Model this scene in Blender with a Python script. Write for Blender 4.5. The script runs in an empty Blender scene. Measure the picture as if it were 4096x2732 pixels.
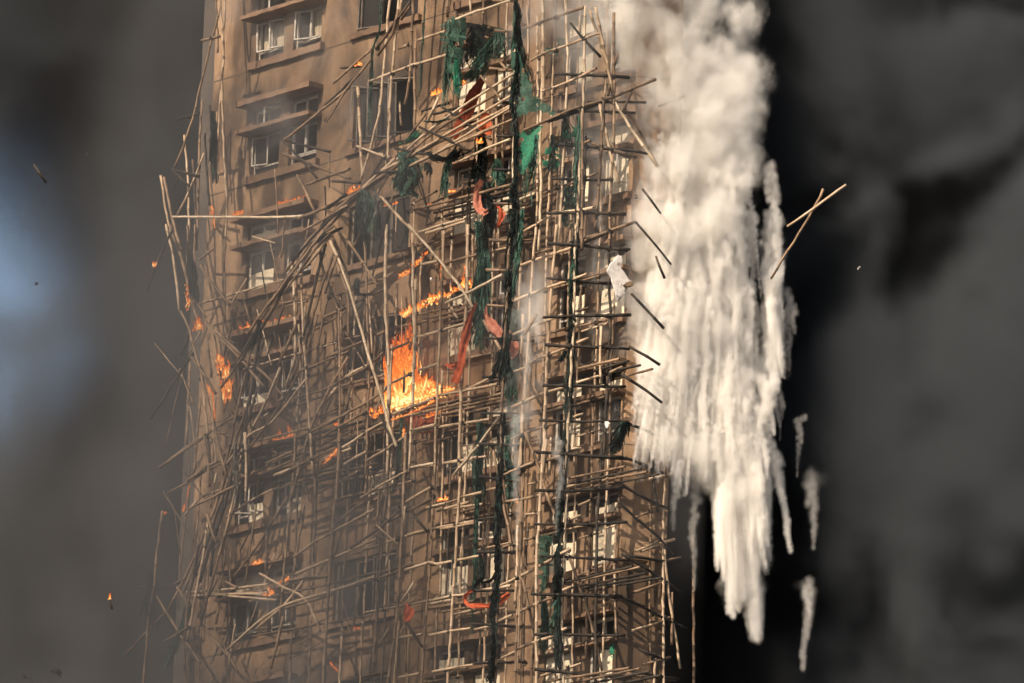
import bpy, bmesh, math, random
from mathutils import Vector, Matrix
R_ = math.radians
rng = random.Random(7)
sc = bpy.context.scene
C = sc.collection

# ------------------------------------------------------------------ camera
HF = 7.2
cam_d = bpy.data.cameras.new('camera'); cam = bpy.data.objects.new('camera', cam_d); C.objects.link(cam)
CAMP = Vector((0, -177.0, 1.7))
cam.location = CAMP
ROT = Matrix.Rotation(R_(90+14.5), 3, 'X') @ Matrix.Rotation(R_(2.1), 3, 'Z')
cam.rotation_euler = ROT.to_euler()
cam_d.sensor_width = 36; cam_d.lens = 18/math.tan(R_(HF/2)); cam_d.clip_start = 1; cam_d.clip_end = 6000
sc.camera = cam
# ------------------------------------------------------------------ sky, sun, exposure
SUN_EL, SUN_AZ_LEFT = R_(36), R_(44)          # the sun stands behind the camera, well to its left
w = bpy.data.worlds.new('World'); sc.world = w; w.use_nodes = True
nt = w.node_tree; bg = nt.nodes['Background']
sky = nt.nodes.new('ShaderNodeTexSky'); sky.sky_type = 'NISHITA'; sky.sun_disc = False
sky.sun_elevation = SUN_EL; sky.sun_rotation = R_(180+44)
sky.air_density = 1.0; sky.dust_density = 4.0
nt.links.new(sky.outputs[0], bg.inputs[0]); bg.inputs[1].default_value = 0.085
sd = bpy.data.lights.new('sun', 'SUN'); sun = bpy.data.objects.new('sun', sd); C.objects.link(sun)
to_sun = Vector((-math.sin(SUN_AZ_LEFT)*math.cos(SUN_EL), -math.cos(SUN_AZ_LEFT)*math.cos(SUN_EL), math.sin(SUN_EL)))
sun.rotation_euler = to_sun.to_track_quat('Z', 'Y').to_euler()
sun.location = (-40, -120, 130)
sd.energy = 5.0; sd.angle = R_(0.5); sd.color = (1.0, 0.83, 0.65)
sc.view_settings.view_transform = 'Standard'; sc.view_settings.look = 'None'
sc.view_settings.exposure = 0.78; sc.view_settings.gamma = 1
cy = sc.cycles
cy.use_denoising = True; cy.max_bounces = 10; cy.diffuse_bounces = 2; cy.glossy_bounces = 2
cy.transmission_bounces = 2; cy.transparent_max_bounces = 64; cy.volume_bounces = 8
cy.use_adaptive_sampling = True; cy.adaptive_threshold = 0.05
cy.caustics_reflective = False; cy.caustics_refractive = False
cy.volume_step_rate = 3.0; cy.volume_max_steps = 256

# ------------------------------------------------------------------ geometry of the place
FP = 2048/math.tan(R_(HF/2))
def ray(px, py): return ROT @ Vector(((px-2048)/FP, (1366-py)/FP, -1))
def hit(px, py, p0, n):
    d = ray(px, py); return CAMP + d*(((p0-CAMP).dot(n))/d.dot(n))
P0 = hit(2510, 1366, Vector((0, 0, 0)), Vector((0, 1, 0))); P0.z = 0     # foot of the tower's near corner
PH1, PH3, PHR = R_(49), R_(12), R_(36)
A1 = Vector((-math.cos(PH1), math.sin(PH1), 0)); N1 = Vector((-math.sin(PH1), -math.cos(PH1), 0))
A3 = Vector((math.cos(PH3), math.sin(PH3), 0)); N3 = Vector((math.sin(PH3), -math.cos(PH3), 0))
AR, NR = Vector((math.cos(PHR), math.sin(PHR), 0)), Vector((math.sin(PHR), -math.cos(PHR), 0))   # the scaffold's turn at the corner
OUT = 1.45                                       # outer row of the scaffold, metres from the wall
YC = hit(2290, 1366, P0+N1*OUT, N1).y            # the scaffold turns the corner at this depth
RC = hit(2490, 1366, Vector((0, YC, 0)), Vector((0, 1, 0)))
FRONT = Matrix(((A1.x, N1.x, 0, P0.x), (A1.y, N1.y, 0, P0.y), (0, 0, 1, 0), (0, 0, 0, 1)))
SIDE = Matrix(((-A3.x, N3.x, 0, P0.x), (-A3.y, N3.y, 0, P0.y), (0, 0, 1, 0), (0, 0, 0, 1)))
S_ = 0.6377
CROP = {'A': (550, 0), 'B': (1300, 0), 'C': (2050, 0), 'D': (550, 900), 'E': (1300, 900), 'F': (2050, 900),
        'G': (500, 1732), 'H': (1400, 1732), 'I': (2000, 1732), 'P': (0, 0)}
def pix(c, x, y):
    if c == 'P': return x, y
    o = CROP[c]; return o[0]+S_*x, o[1]+S_*y
def at(c, x, y, layer='o', ref=None):
    """A point of the place, met on one of the planes it is built on."""
    px, py = pix(c, x, y)
    if isinstance(layer, (int, float)): return hit(px, py, P0+N1*layer, N1)
    if layer in ('o', 'i', 'm', 'w', 'f'):
        return hit(px, py, P0+N1*{'o': OUT, 'i': 0.5, 'm': 0.95, 'w': 0.12, 'f': 1.75}[layer], N1)
    if layer == 'c': return hit(px, py, Vector((0, YC, 0)), Vector((0, 1, 0)))
    if layer == 'd': return hit(px, py, Vector((0, YC+0.9, 0)), Vector((0, 1, 0)))
    if layer == 'r': return hit(px, py, RC, NR)
    if layer == 'q': return hit(px, py, P0+N3*0.15, N3)
    if layer == 's':
        q = pix(c, *ref); y0 = hit(q[0], q[1], P0+N1*OUT, N1).y
        return hit(px, py, Vector((0, y0, 0)), Vector((0, 1, 0)))
    if layer[0] == 'y': return hit(px, py, Vector((0, float(layer[1:]), 0)), Vector((0, 1, 0)))

# ------------------------------------------------------------------ materials
def mat(name):
    m = bpy.data.materials.new(name); m.use_nodes = True
    b = m.node_tree.nodes['Principled BSDF']; b.inputs['Roughness'].default_value = 0.85
    b.inputs['Specular IOR Level'].default_value = 0.25
    return m, m.node_tree, b
def N(t, kind, **kw):
    n = t.nodes.new(kind)
    for k, v in kw.items():
        if k in ('inp',):
            for a, b in v.items(): n.inputs[a].default_value = b
        else: setattr(n, k, v)
    return n
def ramp(t, fac, stops):
    r = t.nodes.new('ShaderNodeValToRGB'); e = r.color_ramp.elements
    while len(e) < len(stops): e.new(0.5)
    for k, (p, c) in enumerate(stops): e[k].position = p; e[k].color = (c[0], c[1], c[2], 1)
    t.links.new(fac, r.inputs[0]); return r
def noisy(name, stops, scale=3.0, detail=6, rough=0.85, bump=0.0, bscale=40, coord='Object', stretch=(1, 1, 1), vary=0.0):
    m, t, b = mat(name)
    tc = N(t, 'ShaderNodeTexCoord'); mp = N(t, 'ShaderNodeMapping'); mp.inputs['Scale'].default_value = stretch
    t.links.new(tc.outputs[coord], mp.inputs[0])
    vec = mp.outputs[0]
    if vary:
        oi = N(t, 'ShaderNodeObjectInfo'); ml = N(t, 'ShaderNodeMath', operation='MULTIPLY'); ml.inputs[1].default_value = 37.0
        t.links.new(oi.outputs['Random'], ml.inputs[0])
        ad = N(t, 'ShaderNodeVectorMath', operation='ADD'); t.links.new(vec, ad.inputs[0]); t.links.new(ml.outputs[0], ad.inputs[1]); vec = ad.outputs[0]
    nz = N(t, 'ShaderNodeTexNoise'); nz.inputs['Scale'].default_value = scale; nz.inputs['Detail'].default_value = detail
    t.links.new(vec, nz.inputs['Vector'])
    fac = nz.outputs[0]
    if vary:
        sb = N(t, 'ShaderNodeMath', operation='MULTIPLY_ADD'); sb.inputs[1].default_value = vary; sb.inputs[2].default_value = -vary/2
        t.links.new(oi.outputs['Random'], sb.inputs[0])
        a2 = N(t, 'ShaderNodeMath', operation='ADD'); t.links.new(fac, a2.inputs[0]); t.links.new(sb.outputs[0], a2.inputs[1]); fac = a2.outputs[0]
    r = ramp(t, fac, stops); t.links.new(r.outputs[0], b.inputs['Base Color']); b.inputs['Roughness'].default_value = rough
    if bump:
        n2 = N(t, 'ShaderNodeTexNoise'); n2.inputs['Scale'].default_value = bscale; n2.inputs['Detail'].default_value = 4
        t.links.new(vec, n2.inputs['Vector'])
        bp = N(t, 'ShaderNodeBump'); bp.inputs['Strength'].default_value = bump; bp.inputs['Distance'].default_value = 0.02
        t.links.new(n2.outputs[0], bp.inputs['Height']); t.links.new(bp.outputs[0], b.inputs['Normal'])
    return m
M = {}
M['bamboo'] = noisy('bamboo', [(0.22, (0.096, 0.067, 0.042)), (0.4, (0.346, 0.245, 0.158)), (0.6, (0.451, 0.339, 0.232)), (0.8, (0.538, 0.422, 0.317))], 2.2, 5, 0.55, 0.15, 30, stretch=(1, 1, 1), vary=0.25)
M['bamboo_pale'] = noisy('bamboo_pale', [(0.22, (0.17, 0.125, 0.08)), (0.4, (0.4, 0.31, 0.21)), (0.65, (0.54, 0.435, 0.315)), (0.85, (0.62, 0.51, 0.39))], 2.2, 5, 0.5, 0.15, 30, vary=0.15)
M['bamboo_node'] = noisy('bamboo_node', [(0.3, (0.134, 0.092, 0.059)), (0.7, (0.286, 0.210, 0.134))], 6)
M['bamboo_brown'] = noisy('bamboo_brown', [(0.25, (0.044, 0.031, 0.023)), (0.5, (0.164, 0.108, 0.067)), (0.75, (0.284, 0.190, 0.119))], 2.2, 5, 0.6, 0.15, 30, vary=0.3)
M['bamboo_char_and_shade'] = noisy('bamboo_char_and_shade', [(0.3, (0.009, 0.008, 0.007)), (0.62, (0.03, 0.023, 0.017)), (0.85, (0.11, 0.075, 0.045))], 3, 6, 0.7, 0.4, 40, vary=0.2)  # burnt poles; its dark colour also paints the shade on corner rails and putlogs
M['hollow'] = noisy('hollow', [(0.3, (0.006, 0.005, 0.004)), (0.7, (0.012, 0.01, 0.008))], 5)
M['lashing'] = noisy('lashing', [(0.3, (0.012, 0.012, 0.01)), (0.7, (0.04, 0.035, 0.028))], 9)

def wall_material():
    m, t, b = mat('mosaic_tile_wall')
    tc = N(t, 'ShaderNodeTexCoord')
    n1 = N(t, 'ShaderNodeTexNoise', inp={'Scale': 0.55, 'Detail': 6, 'Roughness': 0.6}); t.links.new(tc.outputs['Object'], n1.inputs['Vector'])
    mp = N(t, 'ShaderNodeMapping'); mp.inputs['Scale'].default_value = (3.0, 3.0, 0.35); t.links.new(tc.outputs['Object'], mp.inputs[0])
    n2 = N(t, 'ShaderNodeTexNoise', inp={'Scale': 1.0, 'Detail': 6, 'Roughness': 0.65}); t.links.new(mp.outputs[0], n2.inputs['Vector'])
    ad = N(t, 'ShaderNodeMath', operation='MULTIPLY_ADD'); t.links.new(n2.outputs[0], ad.inputs[0]); ad.inputs[1].default_value = 0.45
    h = N(t, 'ShaderNodeMath', operation='MULTIPLY'); h.inputs[1].default_value = 0.55; t.links.new(n1.outputs[0], h.inputs[0]); t.links.new(h.outputs[0], ad.inputs[2])
    r = ramp(t, ad.outputs[0], [(0.32, (0.141, 0.086, 0.050)), (0.44, (0.292, 0.186, 0.111)), (0.54, (0.368, 0.240, 0.142)), (0.7, (0.432, 0.287, 0.173))])
    sm = N(t, 'ShaderNodeMapping'); sm.inputs['Scale'].default_value = (0.34, 0.34, 0.2); sm.inputs['Location'].default_value = (3.1, 0, 1.7); t.links.new(tc.outputs['Object'], sm.inputs[0])
    n3 = N(t, 'ShaderNodeTexNoise', inp={'Scale': 1.0, 'Detail': 7, 'Roughness': 0.6, 'Distortion': 0.8}); t.links.new(sm.outputs[0], n3.inputs['Vector'])
    so = ramp(t, n3.outputs[0], [(0.43, (0.12, 0.11, 0.105)), (0.57, (1, 1, 1))])
    sx = N(t, 'ShaderNodeMix', data_type='RGBA', blend_type='MULTIPLY'); sx.inputs[0].default_value = 0.85
    t.links.new(r.outputs[0], sx.inputs[6]); t.links.new(so.outputs[0], sx.inputs[7])
    sep = N(t, 'ShaderNodeSeparateXYZ'); t.links.new(tc.outputs['Object'], sep.inputs[0])
    # scorch fans left by the fires above the window heads
    def mth(op, a_, b_=None, c_=None):
        n_ = N(t, 'ShaderNodeMath', operation=op)
        for i_, v_ in enumerate((a_, b_, c_)):
            if v_ is None: continue
            if hasattr(v_, 'links'): t.links.new(v_, n_.inputs[i_])
            else: n_.inputs[i_].default_value = v_
        return n_.outputs[0]
    def smooth(v_, a_, b_):
        n_ = N(t, 'ShaderNodeMapRange', interpolation_type='SMOOTHSTEP'); t.links.new(v_, n_.inputs[0]); n_.inputs[1].default_value = a_; n_.inputs[2].default_value = b_; return n_.outputs[0]
    fz = mth('FRACT', mth('DIVIDE', mth('SUBTRACT', sep.outputs[2], 5.14), 2.86))
    up_ = mth('MULTIPLY', smooth(fz, 0.40, 0.46), smooth(fz, 1.0, 0.62))
    side_ = None
    for cu, hw in ((1.3, 1.5), (5.05, 1.5), (8.85, 1.35), (12.45, 1.5)):
        k_ = smooth(mth('ABSOLUTE', mth('SUBTRACT', sep.outputs[0], cu)), hw+0.25, hw-0.5); side_ = k_ if side_ is None else mth('MAXIMUM', side_, k_)
    fn = mth('MULTIPLY', mth('MULTIPLY', up_, side_), smooth(n1.outputs[0], 0.42, 0.55))
    fx = N(t, 'ShaderNodeMix', data_type='RGBA'); t.links.new(mth('MULTIPLY', fn, 0.8), fx.inputs[0]); t.links.new(sx.outputs[2], fx.inputs[6]); fx.inputs[7].default_value = (0.035, 0.028, 0.023, 1)
    cmb = N(t, 'ShaderNodeCombineXYZ'); t.links.new(sep.outputs[0], cmb.inputs[0]); t.links.new(sep.outputs[2], cmb.inputs[1])
    br = N(t, 'ShaderNodeTexBrick', offset=0.0, inp={'Scale': 1.0, 'Mortar Size': 0.005, 'Brick Width': 0.055, 'Row Height': 0.055, 'Color1': (1, 1, 1, 1), 'Color2': (0.86, 0.86, 0.86, 1), 'Mortar': (0.62, 0.6, 0.58, 1)})
    t.links.new(cmb.outputs[0], br.inputs['Vector'])
    mx = N(t, 'ShaderNodeMix', data_type='RGBA', blend_type='MULTIPLY'); mx.inputs[0].default_value = 0.8
    t.links.new(fx.outputs[2], mx.inputs[6]); t.links.new(br.outputs['Color'], mx.inputs[7]); t.links.new(mx.outputs[2], b.inputs['Base Color'])
    bp = N(t, 'ShaderNodeBump', inp={'Strength': 0.35, 'Distance': 0.01}); t.links.new(br.outputs['Fac'], bp.inputs['Height']); bp.invert = True
    t.links.new(bp.outputs[0], b.inputs['Normal']); b.inputs['Roughness'].default_value = 0.6
    return m
M['wall'] = wall_material()
M['concrete'] = noisy('concrete', [(0.3, (0.112, 0.067, 0.042)), (0.55, (0.198, 0.124, 0.079)), (0.8, (0.251, 0.172, 0.113))], 1.6, 8, 0.85, 0.3, 30)
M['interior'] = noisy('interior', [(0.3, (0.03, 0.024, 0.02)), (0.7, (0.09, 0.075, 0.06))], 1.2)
M['frame'] = noisy('frame', [(0.3, (0.297, 0.264, 0.221)), (0.6, (0.527, 0.484, 0.425))], 5, 5, 0.5)
M['dull_frame'] = noisy('dull_frame', [(0.3, (0.07, 0.055, 0.042)), (0.7, (0.2, 0.165, 0.13))], 4, 5, 0.6)
M['board'] = noisy('board', [(0.25, (0.346, 0.278, 0.192)), (0.45, (0.634, 0.547, 0.403)), (0.8, (0.749, 0.672, 0.528))], 3, 8, 0.9)
M['curtain'] = noisy('curtain', [(0.3, (0.3, 0.25, 0.18)), (0.7, (0.45, 0.38, 0.28))], 2, 4, 0.9, stretch=(8, 1, 0.3))
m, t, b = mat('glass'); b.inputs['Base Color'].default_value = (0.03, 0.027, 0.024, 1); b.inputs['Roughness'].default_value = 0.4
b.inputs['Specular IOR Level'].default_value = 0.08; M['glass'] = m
M['grout'] = noisy('grout', [(0.3, (0.04, 0.03, 0.022)), (0.7, (0.09, 0.07, 0.05))], 5)
M['far_wall'] = noisy('far_wall', [(0.3, (0.05, 0.042, 0.036)), (0.7, (0.11, 0.09, 0.075))], 0.6)
M['ground'] = noisy('ground', [(0.3, (0.04, 0.04, 0.04)), (0.7, (0.07, 0.068, 0.064))], 0.3)

# ------------------------------------------------------------------ builders
def link(name, me, parent=None, mw=None):
    o = bpy.data.objects.new(name, me); C.objects.link(o)
    if parent: o.parent = parent
    if mw is not None: o.matrix_local = mw
    return o
def mesh(name, verts, faces, mats, idx=None, smooth=False):
    me = bpy.data.meshes.new(name); me.from_pydata(verts, [], faces)
    for m_ in (mats if isinstance(mats, (list, tuple)) else [mats]): me.materials.append(m_)
    if idx: me.polygons.foreach_set('material_index', idx)
    if smooth: me.polygons.foreach_set('use_smooth', [True]*len(faces))
    me.update(); return me
def empty(name, label, cat, loc=(0, 0, 0), group=None):
    o = bpy.data.objects.new(name, None); C.objects.link(o); o.location = loc; o.empty_display_size = 0.2
    o['label'] = label; o['category'] = cat
    if group: o['group'] = group
    return o
def tag(o, label, cat, group=None):
    o['label'] = label; o['category'] = cat
    if group: o['group'] = group
    return o
class MB:
    def __init__(s): s.v = []; s.f = []; s.i = []
    def quad(s, a, b, c, d, k=0):
        n = len(s.v); s.v += [a, b, c, d]; s.f.append((n, n+1, n+2, n+3)); s.i.append(k)
    def box(s, x0, x1, y0, y1, z0, z1, k=0):
        n = len(s.v)
        s.v += [(x, y, z) for z in (z0, z1) for y in (y0, y1) for x in (x0, x1)]
        for q in ((0, 2, 3, 1), (4, 5, 7, 6), (0, 1, 5, 4), (2, 6, 7, 3), (0, 4, 6, 2), (1, 3, 7, 5)):
            s.f.append(tuple(n+a for a in q)); s.i.append(k)
    def me(s, name, mats, smooth=False): return mesh(name, s.v, s.f, mats, s.i, smooth)
# ------------------------------------------------------------------ the setting
g = link('ground', mesh('ground', [(-3000, -3000, 0), (3000, -3000, 0), (3000, 3000, 0), (-3000, 3000, 0)], [(0, 1, 2, 3)], M['ground'])); g['kind'] = 'structure'

# ------------------------------------------------------------------ the tower
tower = empty('apartment_tower', 'brown tiled apartment tower block wrapped in burning bamboo scaffolding', 'building', P0)
T0 = Matrix.Translation(-P0)
FL, SL = T0 @ FRONT, T0 @ SIDE
PITCH = 2.86; ZS = [56.62+PITCH*2 - PITCH*k for k in range(0, 11)]     # height of the underside of each sill
HIG = 86.0
PAIR = [(0.15, 1.0), (1.5, 2.45), (3.95, 4.87), (5.2, 6.2), (11.27, 12.3), (12.66, 13.70)]
BAYS = [(0.02, 2.6), (3.8, 6.35), (11.12, 13.84)]
openings = []
for k, zs in enumerate(ZS):
    for (u0, u1) in PAIR:
        openings.append((u0, u1, zs+0.18, zs+1.2, 'win', k)); openings.append((u0, u1, zs+1.32, zs+1.84, 'vent', k))
    openings.append((7.75, 9.95, zs+0.18, zs+1.62, 'wide', k))
def wall_panel(name, u0, u1, z0, z1, ops, mw, flip=False, depth=0.24):
    us = sorted({u0, u1, *[o[0] for o in ops], *[o[1] for o in ops]}); zz = sorted({z0, z1, *[o[2] for o in ops], *[o[3] for o in ops]})
    b = MB()
    for i in range(len(us)-1):
        run = None
        for j in range(len(zz)-1):
            cu, cz = (us[i]+us[i+1])/2, (zz[j]+zz[j+1])/2
            hole = any(o[0] < cu < o[1] and o[2] < cz < o[3] for o in ops)
            if not hole and run is None: run = zz[j]
            if run is not None and (hole or j == len(zz)-2):
                top = zz[j] if hole else zz[j+1]
                b.quad((us[i], 0, run), (us[i+1], 0, run), (us[i+1], 0, top), (us[i], 0, top)); run = None
    for o in ops:
        a, c, d, e = o[:4]
        b.quad((a, 0, d), (c, 0, d), (c, -depth, d), (a, -depth, d)); b.quad((a, 0, e), (a, -depth, e), (c, -depth, e), (c, 0, e))
        b.quad((a, 0, d), (a, -depth, d), (a, -depth, e), (a, 0, e)); b.quad((c, 0, d), (c, 0, e), (c, -depth, e), (c, -depth, d))
    return link(name, b.me(name, M['wall']), tower, mw)
wall_panel('wall', 0, 15.27, 0, HIG, openings, FL)
W3 = 1.05
wall_panel('wall', -W3, 0, 0, HIG, [], SL)
# the other sides: a return at each end, the back and the roof
pl = [P0+A1*15.27, P0+A1*15.27-N1*9, P0+A3*W3-N3*10, P0+A3*W3]
b = MB()
for a_, c_ in zip(pl[:-1], pl[1:]):
    b.quad(*[((p-P0).x, (p-P0).y, z) for p, z in ((a_, 0), (c_, 0), (c_, HIG), (a_, HIG))])
link('wall', b.me('wall', M['wall']), tower)
rp = [P0, *reversed(pl)]
link('roof', mesh('roof', [((p-P0).x, (p-P0).y, HIG) for p in rp], [tuple(range(len(rp)))], M['concrete']), tower)
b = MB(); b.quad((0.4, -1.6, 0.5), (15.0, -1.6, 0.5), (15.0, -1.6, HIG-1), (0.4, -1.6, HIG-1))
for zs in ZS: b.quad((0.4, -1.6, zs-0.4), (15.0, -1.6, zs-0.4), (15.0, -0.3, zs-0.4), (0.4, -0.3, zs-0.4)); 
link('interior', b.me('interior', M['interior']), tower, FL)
# floor joints
jm = MB(); jm.box(0.02, 15.25, 0.003, 0.006, -0.014, 0.014); jme = jm.me('floor_joint', M['grout'])
jm = MB(); jm.box(-W3+0.02, -0.02, 0.003, 0.006, -0.014, 0.014); jme3 = jm.me('floor_joint', M['grout'])
for zs in ZS:
    link('floor_joint', jme, tower, FL @ Matrix.Translation((0, 0, zs+0.02))); link('floor_joint', jme3, tower, SL @ Matrix.Translation((0, 0, zs+0.02)))
# sills and canopies
def rough_box(x0, x1, y0, y1, z0, z1, m_, seed, n=14):
    rr = random.Random(seed); b = MB(); xs = [x0+(x1-x0)*i/n for i in range(n+1)]
    j = [[(rr.uniform(-.012, .012), rr.uniform(-.012, .012)) for _ in range(4)] for _ in xs]
    R4 = lambda i: [(xs[i], y0, z0+j[i][0][1]), (xs[i], y1+j[i][1][0], z0+j[i][1][1]), (xs[i], y1+j[i][2][0], z1+j[i][2][1]), (xs[i], y0, z1+j[i][3][1])]
    for i in range(n):
        p, q = R4(i), R4(i+1)
        for e in range(4): b.quad(p[e], q[e], q[(e+1) % 4], p[(e+1) % 4])
    b.quad(*R4(0)); b.quad(*reversed(R4(n)))
    return b.me('canopy', m_)
sill_me = [rough_box(u0, u1, -0.02, 0.13, 0, 0.18, M['concrete'], 3+i) for i, (u0, u1) in enumerate(BAYS)]
low_me = [rough_box(u0-0.02, u1+0.02, -0.02, 0.42 if i == 2 else 0.22, 1.205, 1.30, M['concrete'], 13+i) for i, (u0, u1) in enumerate(BAYS)]
up_me = [rough_box(u0-0.02, u1+0.02, -0.02, 0.44 if i == 2 else 0.24, 1.88, 2.0, M['concrete'], 23+i) for i, (u0, u1) in enumerate(BAYS)]
sill_b = rough_box(7.6, 10.1, -0.02, 0.11, 0.02, 0.17, M['concrete'], 40)
for k, zs in enumerate(ZS):
    mv = FL @ Matrix.Translation((0, 0, zs))
    for i in range(3):
        link('window_sill', sill_me[i], tower, mv); link('canopy', low_me[i], tower, mv); link('canopy', up_me[i], tower, mv)
    link('window_sill', sill_b, tower, mv)
# windows
def casement(wd, hg, leaves, mullion_low, fm='frame'):
    """frame, sashes and panes of one window, its lower left corner at the origin"""
    fr = MB(); t_ = 0.045
    fr.box(0.004, t_, -0.16, -0.10, 0.004, hg-0.004); fr.box(wd-t_, wd-0.004, -0.16, -0.10, 0.004, hg-0.004)
    fr.box(t_, wd-t_, -0.16, -0.10, 0.004, t_); fr.box(t_, wd-t_, -0.16, -0.10, hg-t_, hg-0.004)
    if mullion_low: fr.box(t_, wd-t_, -0.158, -0.102, hg*0.24-0.02, hg*0.24+0.02)
    sash, pane = [], []
    z0 = hg*0.24+0.02 if mullion_low else t_
    st = (wd-2*t_)/leaves
    for i in range(leaves):
        x0, x1 = t_+st*i+0.004, t_+st*(i+1)-0.004
        s = MB(); e = 0.035
        s.box(x0, x0+e, -0.15, -0.09, z0+0.003, hg-t_-0.003); s.box(x1-e, x1, -0.15, -0.09, z0+0.003, hg-t_-0.003)
        s.box(x0+e, x1-e, -0.15, -0.09, z0+0.003, z0+e); s.box(x0+e, x1-e, -0.15, -0.09, hg-t_-e, hg-t_-0.003)
        sash.append(s.me('sash', M[fm]))
        g_ = MB(); g_.box(x0+e, x1-e, -0.125, -0.12, z0+e, hg-t_-e); pane.append(g_.me('pane', M['glass']))
    if mullion_low:
        g_ = MB(); g_.box(t_, wd-t_, -0.133, -0.128, t_, z0-0.04); pane.append(g_.me('pane', M['glass']))
    return fr.me('frame', M[fm]), sash, pane
cache = {}
wr = random.Random(5)
def add_window(u0, u1, z0, z1, kind, k):
    key = (round(u1-u0, 2), round(z1-z0, 2), kind)
    if key not in cache: cache[key] = casement(u1-u0, z1-z0, 3 if kind == 'wide' else 2, kind == 'win', 'dull_frame' if kind == 'wide' else 'frame')
    fr, sash, pane = cache[key]
    o = link('window', fr, tower, FL @ Matrix.Translation((u0, 0, z0)))
    right = u0 < 7
    for s_ in sash:
        if wr.random() < (0.55 if right else 0.8):
            so_ = link('sash', s_, o)
            if wr.random() < 0.3: hx = s_.vertices[0].co.x; so_.matrix_local = Matrix.Translation((hx, -.12, 0)) @ Matrix.Rotation(wr.uniform(.2, .9), 4, 'Z') @ Matrix.Rotation(wr.uniform(-.04, .04), 4, 'Y') @ Matrix.Translation((-hx, .12, 0))
    for i, p_ in enumerate(pane):
        if wr.random() < 0.5: link('pane', p_, o)
    # boards of pale foam fixed over the glass, as the photograph shows on most of the windows near the corner
    wd, hg = u1-u0, z1-z0
    def board(x0, x1, a0, a1, m_='board', y=-0.085):
        q = MB(); nn = 5
        top = [a1+wr.uniform(-.03, .03) for _ in range(nn+1)]
        for j in range(nn):
            xa, xb = x0+(x1-x0)*j/nn, x0+(x1-x0)*(j+1)/nn
            q.quad((xa, y, a0), (xb, y, a0), (xb, y, top[j+1]), (xa, y, top[j])); q.quad((xa, y, top[j]), (xb, y, top[j+1]), (xb, y-0.03, top[j+1]), (xa, y-0.03, top[j]))
        q.quad((x0, y, a0), (x0, y, top[0]), (x0, y-0.03, top[0]), (x0, y-0.03, a0)); q.quad((x1, y, a0), (x1, y-0.03, a0), (x1, y-0.03, top[-1]), (x1, y, top[-1]))
        link('board', q.me('board', M[m_]), o)
    if kind == 'win' and right:
        if wr.random() < 0.9: board(0.03, wd*wr.choice((0.55, 0.97, 0.97)), 0.03, hg*wr.choice((0.96, 0.9, 0.7)), 'board', -0.04)
    elif kind == 'win':
        row = k-2
        if row == 0: board(0.05, wd-0.05, 0.22, hg*0.96, 'curtain', -0.20)
        if row == 2 and u0 > 12.5: board(0.06, wd-0.06, 0.03, hg*0.46)
        if row >= 3 and wr.random() < 0.75: board(0.06, wd*wr.choice((0.95, 0.6)), 0.03, hg*wr.choice((0.3, 0.5, 0.4)))
    elif kind == 'vent' and (right or k >= 4):
        if wr.random() < 0.7: board(0.05, wd-0.05, 0.03, hg*wr.choice((0.9, 0.6, 0.5)))
    elif kind == 'wide':
        if k > 4 and wr.random() < 0.5: board(wd*0.1, wd*0.5, 0.05, hg*0.4)
for o_ in openings: add_window(*o_)

# a second wing of the same estate stands farther back on the left, half lost in the smoke
wing = empty('apartment_block', 'dark neighbouring wing behind the left edge of the tower, veiled in smoke', 'building', P0+A1*17.5-N1*3)
b = MB(); b.box(0, 2.0, -8, 0, 0, HIG-4)
link('wall', b.me('wall', M['far_wall']), wing, FRONT.to_3x3().to_4x4())
for k, zs in enumerate(ZS):
    b = MB(); b.box(0.4, 1.4, 0.003, 0.03, zs+0.2, zs+1.3); link('window', b.me('window', M['interior']), wing, FRONT.to_3x3().to_4x4())

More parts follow.
